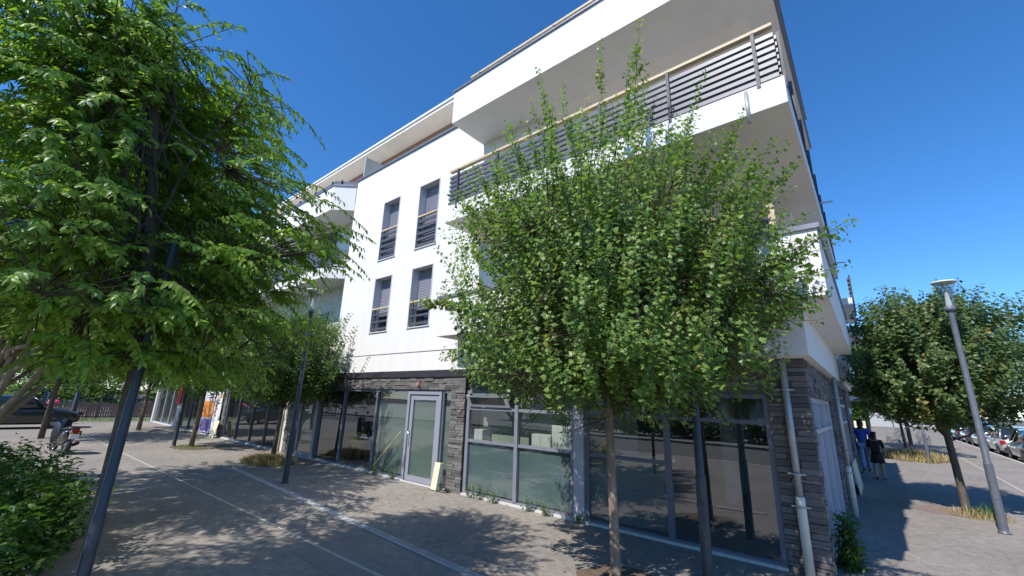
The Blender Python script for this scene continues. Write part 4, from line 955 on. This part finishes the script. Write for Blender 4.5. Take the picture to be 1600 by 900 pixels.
# ---------------------------------------------------------------- cars
def make_car(paint, L_=4.2, W_=1.76, H_=1.47, hatch=True):
    """front towards +x, origin on the ground at mid length"""
    r_ = empty('parked_car', (0,0,0), True); h = W_/2; f = L_/2
    def sec(x, wd, zb, zt, cr=.1):
        return [(x,-wd*.86,zb),(x,-wd*.98,zb+.1),(x,-wd,zb+(zt-zb)*.5),(x,-wd*.97,zt-cr),(x,-wd*.8,zt),(x,wd*.8,zt),(x,wd*.97,zt-cr),(x,wd,zb+(zt-zb)*.5),(x,wd*.98,zb+.1),(x,wd*.86,zb)]
    st = [(-f,h*.80,.42,.80),(-f+.06,h*.90,.32,.92),(-f+.25,h*.97,.26,.97),(-f+.9,h,.22,.97),(-.3,h,.20,.95),(f-1.45,h,.20,.95),(f-.9,h*.99,.22,.90),(f-.35,h*.95,.24,.80),(f-.08,h*.86,.30,.70),(f,h*.74,.38,.60)]
    body = MB().loft([sec(*s_) for s_ in st]).build('body', paint, r_)
    def cab(x, wd, wt, zb, zt): return [(x,-wd,zb),(x,-wt,zt-.05),(x,-wt*.8,zt),(x,wt*.8,zt),(x,wt,zt-.05),(x,wd,zb)]
    tail = -f+.16 if hatch else -f+.75
    c0 = .94
    rings = [cab(tail,h*.86,h*.80,c0,c0+.03), cab(tail+.32,h*.90,h*.70,c0,H_-.06), cab(tail+.7,h*.93,h*.72,c0,H_-.01), cab(0,h*.94,h*.73,c0,H_), cab(f-1.75,h*.94,h*.71,c0,H_-.04), cab(f-1.02,h*.90,h*.80,c0-.03,c0+.02)]
    MB().loft(rings).build('glasshouse', 'car_glass', r_)
    rr = [[(p[0],p[1]*1.012,p[2]+.012) for p in g_[1:5]] for g_ in rings[1:5]]
    v = [p for g_ in rr for p in g_]; MB().add(v, [(i*4+k,i*4+k+1,(i+1)*4+k+1,(i+1)*4+k) for i in range(3) for k in range(3)], True).build('roof', paint, r_)
    for s_ in (-1,1):
        for x0, z0, x1, z1, wd, wt in ((f-1.02,c0-.02,f-1.75,H_-.06,h*.905,h*.725),(-.12,c0-.01,-.22,H_-.03,h*.95,h*.74),(tail,c0,tail+.34,H_-.08,h*.875,h*.715)):
            MB().tube([(x0,s_*wd,z0),(x1,s_*wt,z1)], .035, 6).build('pillar', paint, r_)
        for x in (f-.8, -f+.78):
            w_ = MB().lathe([(.19,-.09),(.29,-.1),(.315,-.07),(.318,.0),(.315,.07),(.29,.1),(.19,.09)], (x,s_*(h-.11),.318), 22, 'y').build('wheel', 'black_rubber', r_)
            MB().lathe([(0,s_*.085),(.06,s_*.09),(.17,s_*.075),(.195,s_*.095),(.2,s_*.06)], (x,s_*(h-.11),.318), 22, 'y').build('rim', 'rim', w_)
            n_ = 16; arch = [(x+.37*math.cos(math.pi*k/n_), s_*(h+.004), .30+.37*math.sin(math.pi*k/n_)) for k in range(n_+1)]
            MB().add(arch, [tuple(range(n_+1)) if s_ < 0 else tuple(range(n_,-1,-1))]).build('wheel_arch', 'black_plastic', r_)
        MB().lathe([(0,.03),(.06,.02),(.09,0)], (f-.12,s_*h*.66,.64), 12, 'x').build('headlight', 'head_glass', r_)
        MB().box(-f-.012,-f+.14,s_*h*.82-.1,s_*h*.82+.1,.66,.84).build('tail_light', 'tail_red', r_, .02)
        m_ = MB().box(f-1.28,f-1.12,s_*(h+.09)-.09,s_*(h+.09)+.09,.95,1.07).build('mirror', paint, r_, .03)
        MB().box(-.35,-.17,s_*(h+.005)-.012,s_*(h+.005)+.012,.80,.83).build('door_handle', paint, r_)
    MB().box(-f-.006,-f+.1,-h*.82,h*.82,.36,.5).build('bumper', 'black_plastic', r_, .02)
    MB().box(-f-.018,-f-.002,-.26,.26,.60,.71).build('number_plate', 'plate', r_)
    MB().box(f-.02,f+.012,-.26,.26,.40,.51).build('number_plate', 'plate', r_)
    return r_
o = make_car('car_black'); o.location = (-30.3,-5.75,0); o.rotation_euler = (0,0,math.pi/2-.06); tag(o, 'black hatchback parked by the fence on the left', 'car')
cars = [('car_black', 24.3, 'black car nearest along the side street kerb', 1.5), ('car_silver', 29.6, 'silver car with red tail lights, second in the kerb row', 1.52), ('car_blue', 34.9, 'dark blue car third in the kerb row', 1.46), ('car_darkgrey', 40.0, 'dark grey car fourth in the kerb row', 1.6), ('car_blue', 45.3, 'blue car fifth in the kerb row', 1.46), ('car_black', 50.6, 'black car sixth in the kerb row', 1.48), ('car_grey', 56.0, 'grey car farthest in the kerb row', 1.5)]
cp = {}
for paint, y, lab, hh in cars:
    if paint in cp: o = copy_tree(cp[paint])
    else: cp[paint] = o = make_car(paint, 4.25, 1.78, hh)
    o.location = (6.32, y, -.12); o.rotation_euler = (0,0,math.pi/2); tag(o, lab, 'car', 'cars parked along the kerb')
for paint, x, y, lab in (('car_white', 11.2, 40.5, 'white car parked on the far side of the road'), ('car_silver', 11.2, 33.5, 'silver car parked on the far side of the road')):
    o = copy_tree(cp[paint]) if paint in cp else make_car(paint); o.location = (x,y,-.12); o.rotation_euler = (0,0,-math.pi/2); tag(o, lab, 'car', 'cars parked along the kerb')
# ---------------------------------------------------------------- scooter
def scooter(loc, rz):
    r_ = empty('motor_scooter', (0,0,0), True)   # front towards +x
    for x, nm in ((.62,'front_wheel'),(-.62,'rear_wheel')):
        w_ = MB().lathe([(.15,-.05),(.22,-.065),(.25,-.03),(.255,0),(.25,.03),(.22,.065),(.15,.05)], (x,0,.255), 20, 'y').build(nm, 'black_rubber', r_)
        MB().lathe([(0,-.05),(.15,-.045),(.16,0),(.15,.045),(0,.05)], (x,0,.255), 18, 'y').build('rim', 'rim', w_)
    def sec(x, wd, zb, zt): return [(x,-wd*.7,zb),(x,-wd,zb+(zt-zb)*.45),(x,-wd*.75,zt-.03),(x,-wd*.3,zt),(x,wd*.3,zt),(x,wd*.75,zt-.03),(x,wd,zb+(zt-zb)*.45),(x,wd*.7,zb)]
    MB().loft([sec(-.98,.07,.66,.76),sec(-.9,.14,.52,.79),sec(-.6,.19,.42,.76),sec(-.25,.19,.34,.72),sec(-.1,.15,.26,.5),sec(.0,.17,.22,.34),sec(.3,.17,.22,.34),sec(.36,.14,.24,.5)]).build('rear_body', 'car_black', r_)
    for s_ in (-1,1):
        MB().loft([sec(-.9,.02,.62,.74),sec(-.6,.03,.52,.72),sec(-.3,.02,.44,.62)]).build('side_panel', 'car_darkgrey', r_).location = (0, s_*.17, 0)
        MB().tube([(.42,0,1.02),(.40,s_*.16,1.06),(.33,s_*.33,1.04)], [.015,.015,.018], 8).build('handlebar', 'black_plastic', r_)
        MB().tube([(.40,s_*.22,1.06),(.42,s_*.3,1.22)], .007, 6).build('mirror_stem', 'black_plastic', r_)
        MB().box(.40,.43,s_*.32-.065,s_*.32+.065,1.19,1.29).build('mirror', 'black_plastic', r_, .012)
        MB().box(-.99,-.94,s_*.09-.03,s_*.09+.03,.67,.72).build('indicator', 'orange_print', r_)
    MB().loft([sec(-.88,.13,.78,.86),sec(-.6,.16,.76,.88),sec(-.2,.15,.72,.82),sec(-.05,.10,.70,.77)]).build('seat', 'black_plastic', r_)
    MB().loft([[(.36,-.2,.3),(.40,-.16,.3),(.40,.16,.3),(.36,.2,.3)],[(.42,-.23,.6),(.52,-.16,.6),(.52,.16,.6),(.42,.23,.6)],[(.40,-.2,.95),(.5,-.12,.95),(.5,.12,.95),(.40,.2,.95)],[(.38,-.1,1.06),(.46,-.08,1.06),(.46,.08,1.06),(.38,.1,1.06)]]).build('leg_shield', 'car_darkgrey', r_)
    MB().tube([(.42,0,.98),(.56,0,.5),(.62,0,.26)], .028, 8).build('fork', 'chrome', r_)
    MB().box(-1.03,-.99,-.11,.11,.5,.65).build('number_plate', 'plate', r_); MB().box(-1.0,-.95,-.1,.1,.73,.79).build('tail_light', 'tail_red', r_, .015)
    MB().tube([(-.05,-.16,.3),(-.45,-.19,.28),(-.8,-.19,.36)], [.03,.05,.055], 10).build('exhaust', 'black_plastic', r_)
    MB().tube([(-.1,.12,.25),(-.16,.24,.005)], .014, 6).build('kickstand', 'chrome', r_)
    MB().loft([sec(-.96,.02,.32,.5),sec(-.7,.05,.48,.56),sec(-.5,.04,.46,.52)]).build('mudguard', 'black_plastic', r_)
    r_.location = loc; r_.rotation_euler = (.06,0,rz); return r_
sco = scooter((-18.6,-5.12,0), math.pi+.15); sco.scale = (.92,.92,.92)
tag(sco, 'black scooter with dark grey side panels parked beyond the bush', 'scooter')
# ---------------------------------------------------------------- people
def skin_mesh(name, verts, edges, rad, mat, parent, sub=2, root=0):
    me = bpy.data.meshes.new(name); me.from_pydata(verts, edges, []); o = bpy.data.objects.new(name+'_tmp', me); COL.objects.link(o)
    o.modifiers.new('s', 'SKIN'); s2 = o.modifiers.new('u', 'SUBSURF'); s2.levels = s2.render_levels = sub
    for i, v in enumerate(me.skin_vertices[0].data):
        r_ = rad[i]; v.radius = r_ if hasattr(r_, '__len__') else (r_, r_); v.use_root = (i == root)
    dg = bpy.context.evaluated_depsgraph_get(); dg.update(); m2 = bpy.data.meshes.new_from_object(o.evaluated_get(dg)); m2.name = name
    bpy.data.objects.remove(o); m2.materials.clear(); m2.materials.append(MAT[mat]); m2.polygons.foreach_set('use_smooth', [True]*len(m2.polygons))
    return link(name, m2, parent)
def person(label, loc, rz, H_, stride, skin, top, bottom, shoes, long_hair, bend=0, skirt=False, bag=None):
    """faces +y; metres for a 1.7 m adult scaled to H_"""
    r_ = empty('person', (0,0,0), True); k = H_/1.70; V = []; E_ = []; Rd = []
    def J(p, r0, par=None):
        z = p[2]; y = p[1]
        if bend and z > .95: a = bend; dz = z-.95; y, z = y*math.cos(a)+dz*math.sin(a), .95+dz*math.cos(a)-y*math.sin(a)
        V.append((p[0]*k, y*k, z*k)); Rd.append(tuple(q*k for q in r0) if hasattr(r0,'__len__') else r0*k); i = len(V)-1
        if par is not None: E_.append((par, i))
        return i
    pel = J((0,0,.95),(.15,.10)); wst = J((0,0,1.10),(.13,.09),pel); ch = J((0,.0,1.28),(.155,.105),wst); sh = J((0,0,1.40),(.11,.08),ch); nk = J((0,.01,1.47),.055,sh); jaw = J((0,.035,1.54),.07,nk); hd = J((0,.03,1.62),(.082,.098),jaw); J((0,.02,1.675),.06,hd); J((0,.125,1.585),.012,hd)
    ends = {}
    for s_, ph in ((1,1),(-1,-1)):
        hp = J((s_*.09,0,.90),.095,pel); kn = J((s_*.095,stride*.5*ph+.03,.50),.06,hp); an = J((s_*.095,stride*ph*.9-.02,.09+(.05 if ph < 0 else 0)),.038,kn); he = J((s_*.095,stride*ph*.9,.045+(.05 if ph < 0 else 0)),.04,an); to = J((s_*.10,stride*ph*.9+.16,.03+(.0 if ph < 0 else 0)),.034,he); ends[s_] = (hp,kn,an,he,to)
        s1 = J((s_*.18,0,1.39),.06,sh); el = J((s_*.24,-stride*.3*ph-.02,1.12),.042,s1); wr = J((s_*.25,-stride*.6*ph+.08,.90),.028,el); pm = J((s_*.25,-stride*.6*ph+.11,.83),(.022,.036),wr)
        for q in range(4): f1 = J((s_*.25,-stride*.6*ph+.085+.017*q,.775),.0085,pm); J((s_*.245,-stride*.6*ph+.085+.017*q,.735+.006*abs(q-1.5)),.008,f1)
        t1 = J((s_*.235,-stride*.6*ph+.145,.81),.010,pm); J((s_*.232,-stride*.6*ph+.155,.775),.008,t1); ends[(s_,'a')] = (s1,el,wr)
    skin_mesh('body', V, E_, Rd, skin, r_)
    def garment(name, idx_edges, mat, grow):
        ids = sorted({i for e in idx_edges for i in e}, key=lambda i: i); mp = {i: n_ for n_, i in enumerate(ids)}
        rr = [tuple(q*grow+.012*k for q in (Rd[i] if hasattr(Rd[i],'__len__') else (Rd[i],Rd[i]))) for i in ids]
        skin_mesh(name, [V[i] for i in ids], [(mp[a], mp[b_]) for a, b_ in idx_edges], rr, mat, r_)
    sl = []
    for s_ in (1,-1): a = ends[(s_,'a')]; sl += [(sh,a[0]),(a[0],a[1])]
    garment('shirt', [(pel,wst),(wst,ch),(ch,sh)]+sl, top, 1.06)
    if skirt:
        MB().lathe([(.13*k,1.04*k),(.17*k,.95*k),(.20*k,.80*k),(.235*k,.60*k),(.23*k,.60*k),(.16*k,.94*k)], n=20).build('skirt', bottom, r_)
    else:
        lg = []
        for s_ in (1,-1): e = ends[s_]; lg += [(pel,e[0]),(e[0],e[1]),(e[1],e[2])]
        garment('trousers', lg, bottom, 1.12)
    for s_ in (1,-1): e = ends[s_]; garment('shoe', [(e[3],e[4])], shoes, 1.15)
    hv = [V[hd], (V[hd][0], V[hd][1]-.02*k, V[hd][2]+.05*k), (V[hd][0], V[hd][1]-.07*k, V[hd][2]-.02*k)]; hr = [.088*k,.078*k,.075*k]; he_ = [(0,1),(0,2)]
    if long_hair: hv.append((V[hd][0], V[hd][1]-.09*k, V[hd][2]-.2*k)); hr.append(.075*k); he_.append((2,3))
    hv[0] = (hv[0][0], hv[0][1]-.03*k, hv[0][2]+.01*k)
    skin_mesh('hair', hv, he_, hr, 'hair_black', r_)
    if bag:
        bg_ = MB().box(-.15*k,.15*k,-.27*k,-.12*k,.98*k,1.40*k).build('backpack', bag, r_, .04*k)
    r_.location = loc; r_.rotation_euler = (0,0,rz); return tag(r_, label, 'person')
person('girl in a black top and skirt with black backpack walking away on the side street', (.52,10.8,0), -.12, 1.34, .14, 'skin', 'cloth_black', 'cloth_black', 'black_rubber', True, 0, True, 'cloth_black')
person('person in a blue top and jeans with pale shoes walking beside the wall', (.20,12.3,0), .1, 1.66, .3, 'skin_dark', 'cloth_blue', 'cloth_jeans', 'shoe_white', True)
person('person in a pink top bending forward behind the black car', (-33.2,-4.75,0), .6, 1.68, .1, 'skin_dark', 'cloth_pink', 'cloth_jeans', 'black_rubber', False, 1.0)
# ---------------------------------------------------------------- fences, walls and buildings round about
fn = empty('railing_fence', (-38,-3,0)); tag(fn, 'dark blue steel railing fence closing the square on the left', 'fence')
bars = MB(); y = -14
while y < 1.2:
    if not (-4.6 < y < -3.2): bars.box(-38.012,-37.988,y-.01,y+.01,.05,1.4)
    y += .13
tag(bars.build('bars', 'fence_steel', fn), kind='stuff')
for a, b_ in ((-14,-4.6),(-3.2,1.2)):
    for z in (.12,1.3): bx('rail', 'fence_steel', fn, -38.02, -37.98, a, b_, z, z+.04)
y = -14
while y < 1.3:
    if not (-4.7 < y < -3.1): bx('fence_post', 'fence_steel', fn, -38.03, -37.97, y-.03, y+.03, 0, 1.55)
    y += 1.7
gt = empty('steel_gate', (-38,-3.9,0)); tag(gt, 'blue steel gate standing open in the railing fence', 'gate')
for y in (-4.6,-3.2): bx('gate_post', 'fence_steel', gt, -38.07, -37.93, y-.08, y+.08, 0, 1.7)
lf = bx('gate_leaf', 'fence_steel', gt, -38.02, -37.2, -3.34, -3.3, .1, 1.6); bx('gate_leaf', 'fence_steel', gt, -38.02, -37.3, -4.52, -4.48, .1, 1.6)
wf = empty('wooden_palisade', (-39,-1,0)); tag(wf, 'weathered wooden palisade behind the railing fence', 'fence')
rw = random.Random(8); pl = MB(); y = -13
while y < 8:
    h_ = .98+rw.uniform(-.05,.05); t_ = rw.uniform(-.01,.01); pl.box(-39.0+t_,-38.975+t_,y,y+.105,.02,h_); y += .12
tag(pl.build('planks', 'wood_fence', wf), kind='stuff')
for z in (.3,.8): bx('rail', 'wood_fence', wf, -39.06, -39.01, -13, 8, z, z+.07)
# rough ground behind the palisade
rm = random.Random(12); nv = 26; mv = []; mf = []
for i in range(nv):
    for j in range(10):
        mv.append((-41-j*.9, -14+i*1.0, (1.2+.9*math.sin(i*.7)+.4*math.sin(i*1.9+1))*math.sin(math.pi*j/9.)*.8+rm.uniform(-.1,.1)*(0<j<9)))
for i in range(nv-1):
    for j in range(9): mf.append((i*10+j, (i+1)*10+j, (i+1)*10+j+1, i*10+j+1))
tag(MB().add(mv, mf, True).build('earth_mound', 'stone_mound'), kind='structure')
plain('wall_concrete', (.24,.235,.23), .9, bump=.4, var=.15)
lw = empty('low_wall', (2,33,0)); tag(lw, 'low concrete wall with white upper panels across the side street pavement', 'wall')
bx('concrete_base', 'wall_concrete', lw, .3, 3.95, 33, 33.3, 0, 1.0)
for i in range(3): bx('white_panel', 'panel_grey', lw, .32+i*1.22, .32+i*1.22+1.17, 33.02, 33.2, 1.0, 1.92)
bl = empty('stone_block', (0,30,0)); tag(bl, 'rough low stone wall behind the two walkers', 'wall'); bx('masonry', 'sill_concrete', bl, -4, .25, 33, 33.4, 0, .75, .03); bx('wall_cap', 'cream_board', bl, -.6, .1, 32.9, 33.45, .752, 1.3)
rb = empty('white_house', (-6,22,0)); tag(rb, 'pale neighbouring house beyond the end of the apartment block', 'house')
bx('wall', 'white_render', rb, -12, -2.2, 17.5, 30, 0, 6.0); bx('eaves', 'white_render', rb, -12.4, -1.8, 17.1, 30.4, 6.002, 6.25); bx('canopy', 'white_render', rb, -2.2, .3, 13.6, 15.6, 2.35, 2.5); bx('canopy_wall', 'dark_band', rb, -2.2, -1.9, 13.5, 17.4, 0, 2.35)
for y in (19,22,25,28):
    for z in (.9,3.6): wn = bx('window', 'frame_metal', rb, -2.2, -2.17, y-.5, y+.5, z, z+1.4); bx('pane', 'car_glass', wn, -2.17, -2.166, y-.43, y+.43, z+.07, z+1.33)
bush('dark_shrubs', 'dark evergreen shrubs behind the low wall on the side street', (-.5,34.6,0), [((0,0,1.5),(4.5,.9,1.4),1)], 420, 'leaf_far', OVAL, (.2,.32), 97, 'bushes', per=9, shoot=(.4,.8))
pf = empty('board_fence', (14,30,0)); tag(pf, 'tall brown board fence on the far side of the road', 'fence'); pb = MB(); y = 14
while y < 60:
    h_ = 2.0+rw.uniform(-.06,.06); t_ = rw.uniform(-.012,.012); pb.box(14+t_,14.03+t_,y,y+.16,.0,h_); y += .18
tag(pb.build('boards', 'wood_fence', pf), kind='stuff'); bx('rail', 'wood_fence', pf, 14.045, 14.1, 14, 60, 1.5, 1.6)
fb = empty('facing_building', (-12,-36,0)); tag(fb, 'pale block of flats across the road, mirrored in the shop windows', 'building')
bx('wall', 'beige_render', fb, -30, 6, -42, -34, 0, 9)
for i in range(9):
    for z in (1.0,4.0,6.8): wn = bx('window', 'frame_metal', fb, -28.5+i*3.9, -26.9+i*3.9, -34, -33.95, z, z+1.5); bx('pane', 'car_glass', wn, -28.4+i*3.9, -27.0+i*3.9, -33.95, -33.94, z+.1, z+1.4)
for o in bpy.data.objects:
    if '_local' in o: del o['_local']
